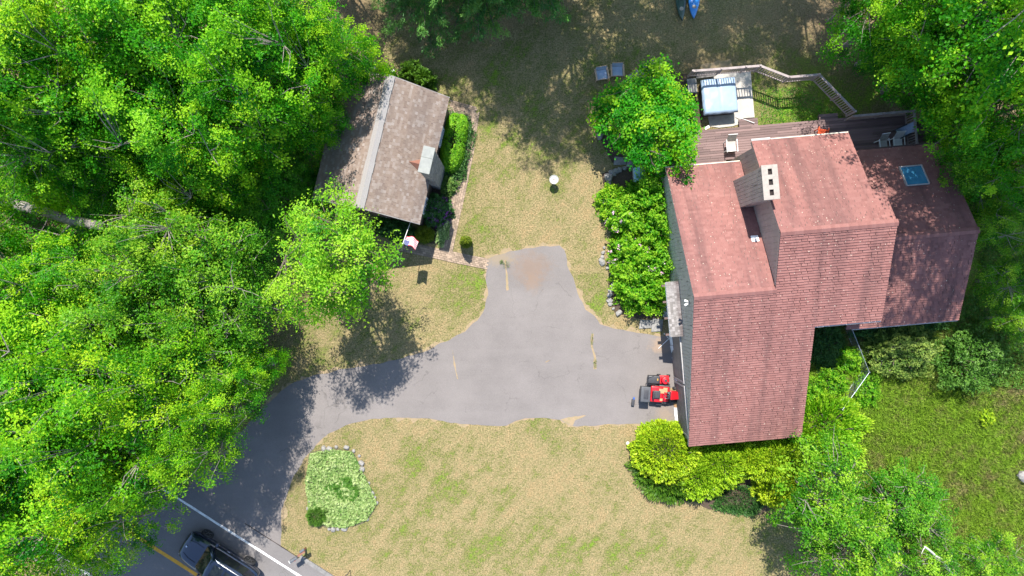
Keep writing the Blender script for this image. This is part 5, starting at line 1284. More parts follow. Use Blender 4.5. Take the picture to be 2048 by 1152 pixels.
# cooler-like pale box in the lilac bed
cb = thing('storage_box', 'pale blue plastic box standing behind the lilacs near the house corner', 'box', G(1279, 349, 0.5).xy.to_3d(), math.radians(4))
m_ = MB(); m_.box((0, 0, 0.25), (0.62, 0.80, 0.50)); m_.build('body', M['white_plastic'], cb, bevel=0.04); m_ = MB(); m_.box((0, 0, 0.535), (0.68, 0.86, 0.09)); m_.build('lid', M['pale_blue'], cb, bevel=0.04, segs=3, smooth=True)
for k, (px, py, sx, sy) in enumerate(((1240, 322, 0.8, 0.5), (1262, 327, 0.6, 0.45), (1290, 324, 0.9, 0.5))):
    m_ = MB(); m_.prism([(-sx / 2, -sy / 2), (sx / 2 - 0.06, -sy / 2 + 0.04), (sx / 2, sy / 2 - 0.05), (-sx / 2 + 0.08, sy / 2)], 0.0, 0.05); o = m_.build('flagstone', M['stone'], bevel=0.012); o.location = G(px, py).xy.to_3d(); tag(o, 'flat grey flagstone in the shade below the emerald tree', 'flagstone', 'flagstones by the house corner')

# ------------------------------------------------------------------ kayaks
def kayak(label, px, py, rz, mat, L=3.3, W=0.74):
    p = G(px, py, 0.3); o = thing('kayak', label, 'kayak', (p.x, p.y, 0), rz)
    ns, nr = 26, 14; V = []; F = []
    for i in range(ns + 1):
        t = i / ns; y = (t - 0.5) * L; hw = W / 2 * max(0.03, math.sin(math.pi * min(0.999, max(0.001, t))) ** 0.75); rk = 0.16 * (abs(t - 0.5) * 2) ** 4
        for k in range(nr):
            a = 2 * math.pi * k / nr; x = math.cos(a) * hw; z = math.sin(a)
            z = 0.20 + (0.10 * z if z > 0 else 0.19 * z * (1 - 0.75 * (abs(t - 0.5) * 2) ** 3)) + rk
            V.append((x, y, z))
    for i in range(ns):
        for k in range(nr):
            k2 = (k + 1) % nr; F.append([i * nr + k, i * nr + k2, (i + 1) * nr + k2, (i + 1) * nr + k])
    add_obj('hull', np_mesh('hull', V, F, smooth=True), mat, o)
    m_ = MB()
    for k in range(24):
        a = 2 * math.pi * k / 24; b = 2 * math.pi * (k + 1) / 24
        m_.beam((0.25 * math.cos(a), 0.1 + 0.50 * math.sin(a), 0.315), (0.25 * math.cos(b), 0.1 + 0.50 * math.sin(b), 0.315), 0.04, 0.05)
    m_.prism([(0.24 * math.cos(2 * math.pi * k / 20), 0.1 + 0.48 * math.sin(2 * math.pi * k / 20)) for k in range(20)], 0.285, 0.305)
    ck = m_.build('cockpit', M['black_plastic'], o)
    m_ = MB(); m_.box((0, -0.05, 0.33), (0.36, 0.34, 0.05)); m_.box((0, 0.15, 0.42), (0.34, 0.05, 0.22)); m_.build('seat', M['grey_plastic'], ck, bevel=0.015)
    for yy, rr in ((-0.92, 0.12), (0.95, 0.12)):
        m_ = MB(); m_.lathe([(rr, 0.28), (rr, 0.315), (rr * 0.85, 0.325)], (0, yy, 0), 18); m_.build('hatch', M['hatch'], o, smooth=True)
    for sgn in (-1, 1):
        m_ = MB(); m_.tube([(-0.06, sgn * (L / 2 - 0.30), 0.32), (0, sgn * (L / 2 - 0.26), 0.36), (0.06, sgn * (L / 2 - 0.30), 0.32)], 0.014, 6); m_.build('carry_handle', M['black_plastic'], o)
    return o
kayak('bright blue kayak lying on the back lawn', 1390, -18, math.radians(-3), M['kayak_blue'])
kayak('dark green kayak lying beside the blue kayak', 1362, -14, math.radians(2), M['kayak_green'], W=0.66)

# ------------------------------------------------------------------ stones
stone_me = []
for q in range(6):
    bm = bmesh.new(); bmesh.ops.create_icosphere(bm, subdivisions=2, radius=0.5)
    for v in bm.verts:
        nz = noise.noise(v.co * 2.2 + Vector((q * 7, 0, 0))) * 0.32 + noise.noise(v.co * 5 + Vector((q * 3, 2, 0))) * 0.12
        v.co *= 1 + nz; v.co.z *= 0.72
        for ax_ in range(3): v.co[ax_] = max(-0.42, min(0.42, v.co[ax_])) if (q % 2 == 0) else v.co[ax_]
    me = bpy.data.meshes.new('border_stone'); bm.to_mesh(me); bm.free(); stone_me.append(me)
pale_me = [m.copy() for m in stone_me]
for m in stone_me: m.materials.append(M['stone'])
for m in pale_me: m.materials.append(M['pale_stone'])
def stones(lst, pool, label, group, smin, smax, seed):
    r_ = random.Random(seed)
    for e in lst:
        px, py = e[0], e[1]; s_ = e[2] if len(e) > 2 else r_.uniform(smin, smax)
        o = bpy.data.objects.new('border_stone', pool[r_.randrange(6)]); col.objects.link(o)
        o.location = G(px + r_.uniform(-1, 1), py + r_.uniform(-1, 1), 0) + Vector((0, 0, s_ * 0.22)); o.scale = (s_ * r_.uniform(0.9, 1.3), s_ * r_.uniform(0.8, 1.1), s_)
        o.rotation_euler = (r_.uniform(-0.2, 0.2), r_.uniform(-0.2, 0.2), r_.uniform(0, 6.28)); tag(o, label, 'stone', group)
stones([(1216, 354, 0.62), (1225, 347, 0.42), (1217, 367, 0.34), (1209, 403, 0.36), (1207, 505), (1204, 515), (1204, 524, 0.38), (1224, 550), (1227, 560), (1226, 569), (1219, 590), (1218, 600), (1220, 608), (1226, 617), (1237, 625, 0.4), (1258, 623), (1210, 420), (1213, 380), (1216, 535), (1222, 580), (1209, 496)],
       pale_me, 'pale rough stone edging the lilac bed beside the lawn', 'pale stones around the lilac bed', 0.22, 0.34, 1)
stones([(1240, 340), (1250, 337), (1262, 336), (1292, 336), (1305, 334), (1230, 343)], stone_me, 'grey stone at the shaded back of the lilac bed', 'grey stones behind the lilac bed', 0.25, 0.36, 2)
stones([(1311, 130, 0.5), (1304, 136), (1296, 142), (1288, 147, 0.45), (1284, 138), (1293, 150), (1276, 147, 0.5), (1270, 152), (1273, 158), (1262, 155), (1264, 165, 0.5), (1257, 161), (1253, 171), (1247, 181), (1238, 191), (1231, 204), (1226, 211), (1221, 216), (1214, 222), (1203, 256, 0.4), (1199, 264), (1207, 262), (1199, 271), (1212, 248), (1209, 236), (1242, 199), (1317, 124), (1281, 156), (1268, 170)],
       stone_me, 'rough grey stone in the low wall curving around the emerald tree', 'stones of the low curved wall', 0.28, 0.46, 3)
stones([(1306, 132), (1291, 143), (1272, 153), (1260, 160), (1201, 260), (1216, 225)], stone_me, 'upper grey stone stacked on the low curved wall', 'upper stones of the low curved wall', 0.24, 0.34, 9)
for o in list(col.objects):
    if o.get('group') == 'upper stones of the low curved wall': o.location.z += 0.22
stones([(648, 896, 0.36), (660, 897, 0.38), (672, 894), (693, 895, 0.34), (707, 902), (719, 912), (723, 925, 0.36), (724, 938, 0.34), (725, 950), (738, 965), (745, 985), (750, 995), (755, 1004), (619, 990), (619, 1001), (616, 1018), (657, 1038), (659, 1058), (667, 1057, 0.32), (675, 1059), (687, 1057, 0.32), (694, 1055), (735, 1038)],
       pale_me, 'pale stone in the ring around the garden bed by the road', 'stones around the roadside garden bed', 0.15, 0.24, 4)
stones([(2044, 952, 0.7)], pale_me, 'large pale boulder in the tall grass', None, 0.5, 0.9, 5)
for k, (px, py, sx, sy) in enumerate(((1291, 648, 0.8, 0.55), (1314, 650, 0.7, 0.8))):
    m_ = MB(); m_.prism([(-sx / 2, -sy / 2), (sx / 2 - 0.06, -sy / 2 + 0.04), (sx / 2, sy / 2 - 0.05), (-sx / 2 + 0.08, sy / 2)], 0.0, 0.07); o = m_.build('flagstone', M['stone'], bevel=0.012); o.location = G(px, py).xy.to_3d(); tag(o, 'flat grey step stone between the lilacs and the garage', 'flagstone', 'step stones by the garage')

# ------------------------------------------------------------------ car on the road
cp = G(447, 1117); CA = math.atan2(0.537, -0.843)
car = thing('car', 'glossy black sport utility car driving along the shaded road', 'car', (cp.x, cp.y, 0.02), CA)
def loft(sections, close_ends=True):
    n = len(sections[0]); V = [p for s_ in sections for p in s_]; F = []
    for i in range(len(sections) - 1):
        for k in range(n):
            k2 = (k + 1) % n; F.append([i * n + k, i * n + k2, (i + 1) * n + k2, (i + 1) * n + k])
    if close_ends: F.append(list(range(n))[::-1]); F.append([(len(sections) - 1) * n + k for k in range(n)])
    m_ = MB(); m_.add(V, F); return m_
st_ = [(-2.38, 0.74, 0.90, 0.45), (-2.28, 0.88, 1.00, 0.36), (-1.5, 0.96, 1.04, 0.32), (0.0, 0.965, 1.03, 0.32), (0.95, 0.96, 1.03, 0.32), (1.5, 0.945, 1.00, 0.32), (1.95, 0.90, 0.95, 0.34), (2.22, 0.80, 0.86, 0.38), (2.36, 0.62, 0.72, 0.44)]
secs = []
for (x, w_, zt_, zb_) in st_:
    half = [(0.0, zb_), (w_ * 0.8, zb_), (w_ * 0.97, zb_ + 0.12), (w_, zb_ + 0.32), (w_ * 0.985, zt_ - 0.12), (w_ * 0.90, zt_ - 0.02), (w_ * 0.55, zt_ + 0.025), (0.0, zt_ + 0.04)]
    secs.append([(x, y, z) for y, z in half] + [(x, -y, z) for y, z in half[-2:0:-1]])
body = loft(secs).build('body', M['car_paint'], car, smooth=True)
sub = body.modifiers.new('sub', 'SUBSURF'); sub.levels = 2; sub.render_levels = 2
# cabin: rings from belt to roof
def ring(xf, xr_, w_, z, cr=0.0): return [(xf, w_ * 0.80, z), (xf - 0.12, w_ * 0.97, z), (xf - 0.9, w_, z), (xr_ + 0.5, w_ * 0.98, z), (xr_, w_ * 0.82, z), (xr_, -w_ * 0.82, z), (xr_ + 0.5, -w_ * 0.98, z), (xf - 0.9, -w_, z), (xf - 0.12, -w_ * 0.97, z), (xf, -w_ * 0.80, z)]
cab = loft([ring(1.02, -2.24, 0.86, 0.98), ring(0.62, -2.15, 0.79, 1.34), ring(0.30, -2.02, 0.70, 1.62), ring(0.12, -1.92, 0.60, 1.695)])
cabo = cab.build('roof', M['car_paint'], car, bevel=0.05, segs=3, smooth=True)
def pane(nm, pts, mat=None, th=0.012, parent=None):
    a, b, c = Vector(pts[0]), Vector(pts[1]), Vector(pts[2]); nn = (b - a).cross(c - a).normalized()
    m_ = MB(); k = len(pts); V = [Vector(p) + nn * th for p in pts] + [Vector(p) - nn * 0.01 for p in pts]
    m_.add(V, [tuple(range(k)), tuple(range(k, 2 * k))[::-1]] + [(i, k + i, k + (i + 1) % k, (i + 1) % k) for i in range(k)]); return m_.build(nm, mat or M['glass_dark'], parent or car)
pane('windscreen', [(0.98, 0.68, 1.04), (0.33, 0.55, 1.60), (0.33, -0.55, 1.60), (0.98, -0.68, 1.04)][::-1])
for sg_ in (1, -1):
    for (xa, xb, xc, xd) in ((0.62, -0.28, -0.28, 0.16), (-0.36, -1.15, -1.12, -0.36), (-1.23, -1.72, -1.62, -1.20)):
        q = [(xa, sg_ * 0.852, 1.06), (xb, sg_ * 0.862, 1.06), (xc, sg_ * 0.722, 1.58), (xd, sg_ * 0.722, 1.58)]
        pane('side_window', q[::-1] if sg_ > 0 else q, th=0.014)
    mr = MB(); mr.box((0.55, sg_ * 1.05, 1.06), (0.14, 0.22, 0.15)); mr.beam((0.58, sg_ * 0.85, 1.02), (0.56, sg_ * 1.0, 1.04), 0.05, 0.05); mro = mr.build('wing_mirror', M['car_paint'], car, bevel=0.03, segs=3, smooth=True)
    rl = MB(); rl.tube([(0.0, sg_ * 0.60, 1.70), (-0.1, sg_ * 0.60, 1.755), (-1.7, sg_ * 0.60, 1.755), (-1.85, sg_ * 0.60, 1.70)], 0.02, 8); rl.build('roof_rail', M['metal'], car, smooth=True)
    hl = MB(); hl.box((2.10, sg_ * 0.66, 0.76), (0.20, 0.22, 0.09), rz=-sg_ * 0.5); hl.build('headlight', M['headlamp'], car, bevel=0.03, segs=3, smooth=True)
    hd = MB(); hd.box((-0.2, sg_ * 0.975, 0.90), (0.18, 0.03, 0.03)); hd.box((-1.1, sg_ * 0.972, 0.90), (0.18, 0.03, 0.03)); 
    for xq in (-0.2, -1.1):
        hd = MB(); hd.box((xq, sg_ * 0.972, 0.90), (0.18, 0.035, 0.03)); hd.build('door_handle', M['chrome'], car, bevel=0.01)
    for xw in (1.48, -1.42):
        ty = MB(); ty.lathe([(0.24, -0.11), (0.34, -0.115), (0.365, -0.08), (0.365, 0.08), (0.34, 0.115), (0.24, 0.11)], n=28); me = ty.mesh('tyre', smooth=True); me.materials.append(M['rubber'])
        wh = bpy.data.objects.new('wheel', None); col.objects.link(wh); wh.parent = car; wh.location = (xw, sg_ * 0.885, 0.365); wh.rotation_euler = (math.pi / 2, 0, 0)
        add_obj('tyre', me, None, wh); rm = MB(); rm.lathe([(0.235, -0.09), (0.235, 0.09)], n=24)
        for k in range(5): a = k * 2 * math.pi / 5; rm.box((0.13 * math.cos(a), 0.13 * math.sin(a), -sg_ * 0.095), (0.22, 0.05, 0.03), rz=a)
        rm.build('rim', M['metal'], wh)
pane('sunroof', [(0.0, 0.36, 1.70), (-0.62, 0.36, 1.705), (-0.62, -0.36, 1.705), (0.0, -0.36, 1.70)], th=0.006)
pane('sunroof', [(-0.72, 0.36, 1.705), (-1.35, 0.36, 1.70), (-1.35, -0.36, 1.70), (-0.72, -0.36, 1.705)], th=0.006)
gm = MB(); gm.box((2.32, 0, 0.66), (0.08, 0.95, 0.20)); gm.build('grille', M['black_plastic'], car, bevel=0.02)
gm = MB(); gm.lathe([(0.05, 0.0), (0.05, 0.02)], (2.02, 0, 0.985), 14); gm.build('hood_badge', M['chrome'], car)
for sg_ in (-1, 1):
    cr_ = MB(); cr_.tube([(1.10, sg_ * 0.50, 1.055), (1.6, sg_ * 0.50, 1.03), (2.0, sg_ * 0.40, 0.965)], 0.012, 6); cr_.build('hood_crease', M['car_paint'], car, smooth=True)

# ------------------------------------------------------------------ mowers and things by the garage
def wheel(parent, x, y, r_, w_):
    wh = bpy.data.objects.new('wheel', None); col.objects.link(wh); wh.parent = parent; wh.location = (x, y, r_); wh.rotation_euler = (math.pi / 2, 0, 0)
    t_ = MB(); t_.lathe([(r_ * 0.55, -w_ / 2), (r_ * 0.9, -w_ / 2), (r_, -w_ * 0.3), (r_, w_ * 0.3), (r_ * 0.9, w_ / 2), (r_ * 0.55, w_ / 2)], n=18); t_.build('tyre', M['rubber'], wh, smooth=True)
    t_ = MB(); t_.lathe([(r_ * 0.54, -w_ * 0.4), (r_ * 0.54, w_ * 0.4)], n=14); t_.build('rim', M['cream'], wh)
mp_ = G(1322, 786)
mw = thing('riding_mower', 'red riding lawn mower with dark grey grass bagger parked at the garage', 'lawn mower', (mp_.x, mp_.y, 0.012), math.radians(-4))
def part(nm, mat, c, sz, bev=0.03, parent=mw, rz=0.0, segs=3): m_ = MB(); m_.box(c, sz, rz=rz); return m_.build(nm, mat, parent, bevel=bev, segs=segs, smooth=True)
fe = part('rear_fender', M['red_paint'], (-0.38, 0, 0.56), (0.72, 0.92, 0.22), 0.07)
part('dust_panel', M['dust_tan'], (-0.12, 0.20, 0.672), (0.30, 0.26, 0.012), 0.004, fe); part('dust_panel', M['dust_tan'], (-0.12, -0.30, 0.672), (0.16, 0.14, 0.012), 0.004, fe)
st_s = part('seat', M['black_plastic'], (-0.42, 0, 0.76), (0.42, 0.46, 0.12), 0.05); part('seat_back', M['black_plastic'], (-0.62, 0, 0.90), (0.12, 0.44, 0.30), 0.05, st_s)
hd_ = MB(); hd_.add([(0.35, -0.28, 0.45), (1.0, -0.24, 0.42), (1.0, 0.24, 0.42), (0.35, 0.28, 0.45), (0.38, -0.25, 0.86), (0.97, -0.19, 0.74), (0.97, 0.19, 0.74), (0.38, 0.25, 0.86)], [(3, 2, 1, 0), (4, 5, 6, 7), (0, 1, 5, 4), (1, 2, 6, 5), (2, 3, 7, 6), (3, 0, 4, 7)]); hd_.build('hood', M['red_paint'], mw, bevel=0.05, segs=3, smooth=True)
part('dashboard', M['black_plastic'], (0.28, 0, 0.78), (0.16, 0.42, 0.26), 0.04); part('footwell', M['red_paint'], (0.13, 0, 0.36), (0.50, 0.86, 0.06), 0.02); part('dust_mat', M['dust_tan'], (0.10, 0.24, 0.396), (0.34, 0.26, 0.012), 0.003)
sw = MB(); pts = [(0.14 + 0.17 * math.cos(a) * 0.9, 0.17 * math.sin(a), 1.0 + 0.06 * math.cos(a)) for a in np.linspace(0, 2 * math.pi, 19)]; sw.tube(pts, 0.016, 6); sw.beam((-0.01, 0, 0.955), (0.29, 0, 1.05), 0.03, 0.012); sw.tube([(0.14, 0, 1.0), (0.30, 0, 0.85)], 0.02, 8); sw.build('steering_wheel', M['black_plastic'], mw, smooth=True)
part('cutting_deck', M['black_plastic'], (0.10, -0.05, 0.20), (0.72, 1.12, 0.14), 0.05); part('discharge_chute', M['grey_plastic'], (-0.15, -0.58, 0.24), (0.34, 0.20, 0.16), 0.04)
bg_ = part('grass_bagger', M['grey_plastic'], (-1.08, -0.02, 0.62), (0.52, 0.84, 0.52), 0.06); part('bagger_lid', M['grey_plastic'], (-1.08, -0.02, 0.905), (0.55, 0.88, 0.07), 0.03, bg_); part('lid_panel', M['black_plastic'], (-1.06, -0.02, 0.945), (0.26, 0.52, 0.02), 0.008, bg_); part('bracket', M['black_plastic'], (-0.80, 0, 0.50), (0.14, 0.5, 0.10), 0.01, bg_)
for y in (-0.40, 0.40): wheel(mw, -0.42, y, 0.25, 0.20); wheel(mw, 0.78, y * 0.92, 0.18, 0.13)
pm_ = G(1322, 758)
pm = thing('push_mower', 'red push mower with black bag beside the riding mower', 'lawn mower', (pm_.x, pm_.y, 0.012), math.radians(-3))
part('deck', M['red_paint'], (0.10, 0, 0.22), (0.62, 0.50, 0.14), 0.05, pm)
e_ = MB(); e_.lathe([(0.24, 0.28), (0.245, 0.40), (0.20, 0.47), (0.08, 0.50)], (0.17, -0.02, 0), 22); en = e_.build('engine', M['red_paint'], pm, smooth=True); part('recoil_cap', M['black_plastic'], (0.17, -0.02, 0.505), (0.14, 0.14, 0.02), 0.008, en); part('fuel_cap', M['black_plastic'], (0.28, -0.12, 0.48), (0.07, 0.07, 0.06), 0.01, en)
bb_ = part('grass_bag', M['black_plastic'], (-0.52, 0, 0.40), (0.70, 0.48, 0.36), 0.07, pm); part('bag_label', M['paint_yellow'], (-0.32, 0.02, 0.585), (0.05, 0.12, 0.008), 0.002, bb_)
h_ = MB()
for sy in (-0.26, 0.26): h_.tube([(-0.1, sy, 0.25), (-0.55, sy, 0.65), (-0.98, sy, 0.95)], 0.014, 8)
h_.tube([(-0.98, -0.26, 0.95), (-0.98, 0.26, 0.95)], 0.014, 8); h_.build('handle', M['black_plastic'], pm, smooth=True)
for x in (-0.18, 0.40):
    for y in (-0.27, 0.27): wheel(pm, x, y, 0.11, 0.06)
bn_ = thing('fuel_can', 'small black and blue container standing on the driveway near the bagger', 'container', G(1266, 804, 0.1).xy.to_3d() + Vector((0, 0, 0.012)), math.radians(-8))
part('body', M['black_plastic'], (0, -0.03, 0.10), (0.17, 0.36, 0.20), 0.02, bn_); part('lid', M['blue_plastic'], (0.02, 0.22, 0.08), (0.10, 0.14, 0.14), 0.02, bn_)
def leaner(name, label, cat, pts, mat, th=0.03):
    a, b, c = [Vector(p) for p in pts[:3]]; o0 = Vector((sum(p[0] for p in pts) / len(pts), sum(p[1] for p in pts) / len(pts), 0)); nn = (b - a).cross(c - a).normalized() * th; k = len(pts)
    m_ = MB(); V = [Vector(p) - o0 for p in pts] + [Vector(p) - o0 + nn for p in pts]
    m_.add(V, [tuple(range(k))[::-1], tuple(range(k, 2 * k))] + [(i, (i + 1) % k, k + (i + 1) % k, k + i) for i in range(k)]); o = m_.build(name, mat, None, bevel=0.006, segs=1); o.location = o0; tag(o, label, cat); return o
leaner('plywood_sheet', 'brown board leaning on the garage front behind the riding mower', 'board', [G(1353, 772, 0.02), G(1360, 806, 0.02), G(1370, 806, 1.0), G(1364, 772, 1.0)], M['cardboard'])
leaner('cardboard_sheet', 'tan cardboard sheet fallen open in front of the mower nose', 'cardboard', [G(1346, 808, 0.05), G(1360, 800, 0.25), G(1370, 818, 0.30), G(1366, 827, 0.22), G(1352, 822, 0.05)], M['cardboard'])
leaner('wood_pallet_board', 'pale plank propped between the mowers and the garage', 'board', [G(1338, 777, 0.02), G(1353, 774, 0.35), G(1354, 785, 0.35), G(1340, 788, 0.02)], M['dust_tan'])
for i, (a, b) in enumerate((((1338, 668), (1342, 690)), ((1341, 691), (1346, 712)), ((1345, 714), (1349, 741)), ((1348, 742), (1351, 768)))):
    leaner('white_board', ['white board by the awning bracket at the garage front', 'white board second along from the awning bracket', 'white board halfway along the garage front', 'white board reaching the push mower'][i], 'board', [G(a[0], a[1], 0.02), G(b[0], b[1], 0.02), G(b[0] + 5, b[1], 0.55), G(a[0] + 5, a[1], 0.55)], M['white_plastic'], 0.04)
pc = thing('plastic_sheet', 'crumpled white plastic sheeting along the garage wall by the yew mound', 'sheeting', G(1357, 838).xy.to_3d(), math.radians(5))
V = []; F = []
for i in range(13):
    for j in range(7): V.append(((j / 6 - 0.5) * 0.45, (0.5 - i / 12) * 1.4, 0.06 + 0.12 * abs(noise.noise(Vector((i * 0.5, j * 0.7, 2)))) + 0.15 * j / 6))
for i in range(12):
    for j in range(6): a = i * 7 + j; F.append([a + 7, a + 8, a + 1, a])
add_obj('sheet', np_mesh('sheet', V, F, smooth=True), M['white_plastic'], pc)
m_ = MB(); m_.tube([(0.05, -0.72, 0.05), (0.28, -0.80, 0.25), (0.36, -0.3, 0.5)], 0.03, 8); m_.build('cord', M['white_plastic'], pc, smooth=True)
rk = thing('white_stakes', 'two thin white stakes crossing on the driveway below the awning', 'stakes', G(1328, 686).xy.to_3d())
for (a, b) in (((1317, 697), (1337, 678)), ((1328, 667), (1338, 677))):
    m_ = MB(); m_.tube([G(*a, 0.03) - rk.location, G(*b, 0.25) - rk.location], 0.016, 6); m_.build('stake', M['white_plastic'], rk)
for (px, py, r_, lb) in ((1334, 620, 0.22, 'pale bucket standing under the awning'), (1332, 631, 0.16, 'small pot on the step under the awning')):
    o = thing('bucket', lb, 'bucket', G(px, py, 0.3).xy.to_3d()); m_ = MB(); m_.lathe([(r_ * 0.7, -0.01), (r_, 0.32), (r_ * 0.9, 0.32), (r_ * 0.65, 0.06)], n=16); m_.build('body', M['white_plastic'], o, smooth=True)
    m_ = MB(); m_.tube([(-r_, 0, 0.30), (0, -r_ * 0.9, 0.36), (r_, 0, 0.30)], 0.008, 5); m_.build('handle', M['metal'], o)

# ------------------------------------------------------------------ mailbox, bracket, posts, fence, logs
mb_ = thing('mailbox', 'grey mailbox on a reddish wooden arm post at the roadside', 'mailbox', G(611, 1096).xy.to_3d(), math.atan2(-(1117 - 1094), -(595 - 615)) * 0 + math.radians(214))
m_ = MB(); m_.box((0, 0, 0.52), (0.10, 0.10, 1.06)); m_.build('post', M['copper_red'], mb_, bevel=0.008, segs=1)
m_ = MB(); m_.beam((-0.32, 0, 1.02), (0.62, 0, 1.02), 0.09, 0.09); m_.beam((0.05, 0, 0.62), (0.40, 0, 0.98), 0.07, 0.07); m_.build('arm', M['copper_red'], mb_, bevel=0.008, segs=1)
prof = [(-0.09, 0)] + [(-0.09 * math.cos(a), 0.12 + 0.09 * math.sin(a)) for a in np.linspace(0, math.pi, 9)] + [(0.09, 0)]
m_ = MB(); m_.xprism(prof, 0.16, 0.64); m_.v = [(p[0], p[1], p[2] + 1.065) for p in m_.v]; bx_ = m_.build('box', M['silver_roof'], mb_, smooth=True)
m_ = MB(); m_.xprism([(p[0] * 1.05, p[1] * 1.03) for p in prof], 0.635, 0.665); m_.v = [(p[0], p[1], p[2] + 1.062) for p in m_.v]; m_.build('door', M['white'], bx_)
m_ = MB(); m_.box((0.34, 0.10, 1.24), (0.03, 0.012, 0.16)); m_.build('signal_flag', M['red_paint'], bx_)
m_ = MB(); m_.box((-0.24, -0.14, 1.09), (0.30, 0.12, 0.10)); m_.build('newspaper_tube', M['silver_roof'], mb_, bevel=0.02)
br = thing('sign_bracket', 'thin black metal sign post with a slanted arm in the dry grass near the road', 'post', G(700, 1140).xy.to_3d(), math.radians(200))
m_ = MB(); m_.tube([(0, 0, -0.05), (0, 0, 0.75)], 0.02, 8); m_.build('post', M['black_plastic'], br); m_ = MB(); m_.tube([(0, 0, 0.74), (0.42, 0.12, 0.74)], 0.016, 8); m_.build('arm', M['black_plastic'], br); m_ = MB(); m_.tube([(0, 0, 0.45), (0.30, 0.085, 0.73)], 0.012, 6); m_.build('brace', M['black_plastic'], br)
gt = thing('garden_gate', 'low wooden gate between two white-capped posts behind the cottage', 'gate', G(775, 152).xy.to_3d(), math.radians(-9))
for sx in (-0.56, 0.56):
    m_ = MB(); m_.box((sx, 0, 0.6), (0.11, 0.11, 1.22)); po = m_.build('post', M['bark'], gt); m_ = MB(); m_.lathe([(0.09, 1.20), (0.09, 1.25), (0.02, 1.29)], (sx, 0, 0), 4); m_.build('cap', M['white_plastic'], po)
for z in (0.35, 0.85): m_ = MB(); m_.box((0, 0, z), (1.02, 0.04, 0.09)); m_.build('rail', M['bark'], gt)
for k in range(7): m_ = MB(); m_.box((-0.42 + k * 0.14, 0.03, 0.58), (0.09, 0.02, 0.95)); m_.build('picket', M['bark'], gt)
# wire fence in the corner of the house
wf = thing('wire_fence', 'low galvanised wire fence bending through the weeds by the catslide roof', 'fence', G(1724, 741).xy.to_3d())
wp = [G(1689, 654) - wf.location, G(1724, 741) - wf.location, G(1671, 815) - wf.location]; FH = 0.85
for a, b in zip(wp[:-1], wp[1:]):
    for z in (0.05, FH):
        m_ = MB(); m_.tube([a + Vector((0, 0, z)), b + Vector((0, 0, z))], 0.017, 8); m_.build('rail', M['galvanised'], wf, smooth=True)
    m_ = MB(); L = (b - a).length; n = int(L / 0.17); u = (b - a) / L
    for k in range(-5, n):
        for sg_ in (0, 1):
            t0 = k * 0.17; t1 = t0 + FH - 0.05
            ta, tb_ = max(0, t0), min(L, t1)
            if tb_ - ta < 0.05: continue
            za, zb2 = 0.05 + (ta - t0), 0.05 + (tb_ - t0)
            if sg_: za, zb2 = FH + 0.05 - za, FH + 0.05 - zb2
            m_.tube([a + u * ta + Vector((0, 0, za)), a + u * tb_ + Vector((0, 0, zb2))], 0.0035, 3, cap=False)
    tag(m_.build('wire_mesh', M['galvanised'], wf), kind='stuff')
for p in (wp[0], wp[0].lerp(wp[1], 0.5), wp[1], wp[1].lerp(wp[2], 0.5), wp[2]):
    m_ = MB(); m_.tube([p + Vector((0, 0, -0.1)), p + Vector((0, 0, FH + 0.06))], 0.026, 8); m_.build('post', M['galvanised'], wf, smooth=True)

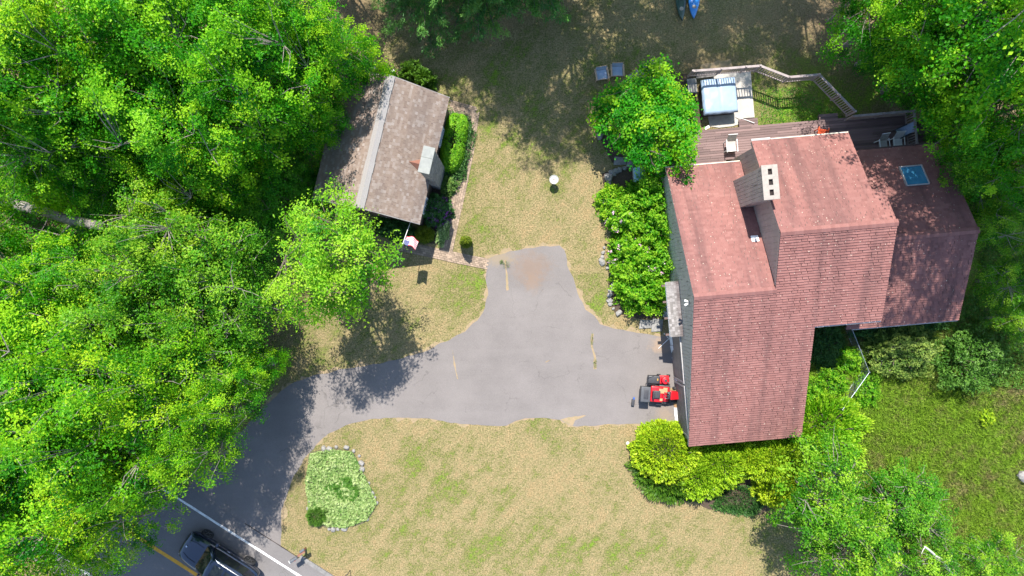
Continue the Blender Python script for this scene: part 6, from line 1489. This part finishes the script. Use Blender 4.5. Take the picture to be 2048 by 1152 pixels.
def log(name, label, cat, pts, rad, mat, branches=()):
    o0 = Vector((pts[0][0], pts[0][1], 0)); o = thing(name, label, cat, o0)
    P = [Vector(p) - o0 for p in pts]; Q = []; Rr = []
    for i in range(len(P) - 1):
        for k in range(4):
            t = k / 4; Q.append(P[i].lerp(P[i + 1], t) + Vector((random.gauss(0, 0.02), random.gauss(0, 0.02), random.gauss(0, 0.02)))); Rr.append((rad[i] * (1 - t) + rad[i + 1] * t) * random.uniform(0.94, 1.06))
    Q.append(P[-1]); Rr.append(rad[-1]); m_ = MB(); m_.tube(Q, Rr, 12); m_.build('trunk', mat, o, smooth=True)
    for (a, b, c, r_) in branches:
        m_ = MB(); m_.tube([Vector(a) - o0, Vector(b) - o0, Vector(c) - o0], [r_, r_ * 0.7, r_ * 0.25], 7); m_.build('branch', mat, o, smooth=True)
    return o
log('leaning_dead_tree', 'thick grey dead trunk leaning through the woodland canopy', 'dead tree', [G(-20, 395, -0.1), G(60, 415, 3.0), G(130, 437, 5.4), G(197, 451, 7.6)], [0.30, 0.27, 0.24, 0.21], M['grey_bark'],
    [(G(150, 441, 6.2), G(120, 470, 5.6), G(60, 455, 5.0), 0.06), (G(100, 428, 4.4), G(90, 450, 5.2), G(70, 480, 5.6), 0.04)])
log('fallen_log', 'grey fallen log at the woodland edge beside the driveway', 'log', [G(345, 780, 0.2), G(400, 770, 0.22), G(455, 752, 0.2)], [0.22, 0.20, 0.16], M['grey_bark'])
log('dead_birch', 'bare white branch sticking out of the green trees', 'dead tree', [G(1925, 1195, -0.1), G(1905, 1150, 2.6), G(1882, 1118, 4.0), G(1850, 1094, 5.0)], [0.10, 0.085, 0.07, 0.05], M['dead_wood'],
    [(G(1882, 1118, 4.0), G(1866, 1126, 4.3), G(1845, 1128, 4.5), 0.03), (G(1888, 1126, 3.7), G(1905, 1122, 4.2), G(1920, 1130, 4.6), 0.03), (G(1850, 1094, 5.0), G(1846, 1100, 5.0), G(1843, 1108, 5.0), 0.03)])

# weeds and dirt in the driveway cracks
for (pts, w_) in (([(1185, 668), (1183, 690), (1190, 715), (1190, 738)], 3.0), ([(1010, 520), (1013, 545), (1015, 580)], 2.5), ([(905, 700), (910, 735), (915, 758)], 1.5), ([(1100, 720), (1090, 725)], 1.2)):
    L_ = [G(p[0] - w_ * random.uniform(0.5, 1), p[1]) for p in pts]; R_ = [G(p[0] + w_ * random.uniform(0.5, 1), p[1]) for p in pts]
    sheet('driveway_crack', L_ + R_[::-1], 0.0165, M['dirt_edge'], 0.04, 0.1)
for (px, py, rx, ry, lb) in ((1184, 680, 0.08, 0.35, 'short weeds along the crack near the middle of the driveway'), (1190, 727, 0.09, 0.3, 'tuft of weeds at the lower end of the driveway crack'), (1013, 530, 0.2, 0.22, 'small green weed tuft at the top of the driveway'), (1003, 524, 0.12, 0.12, 'tiny weed beside the brick path end')):
    shrub('weed_tuft', lb, 'plant', px, py, rx, ry, 0.12, M['ground_cover_dark'], n=110, leaf=0.055, aspect=0.3, lump=0.5)
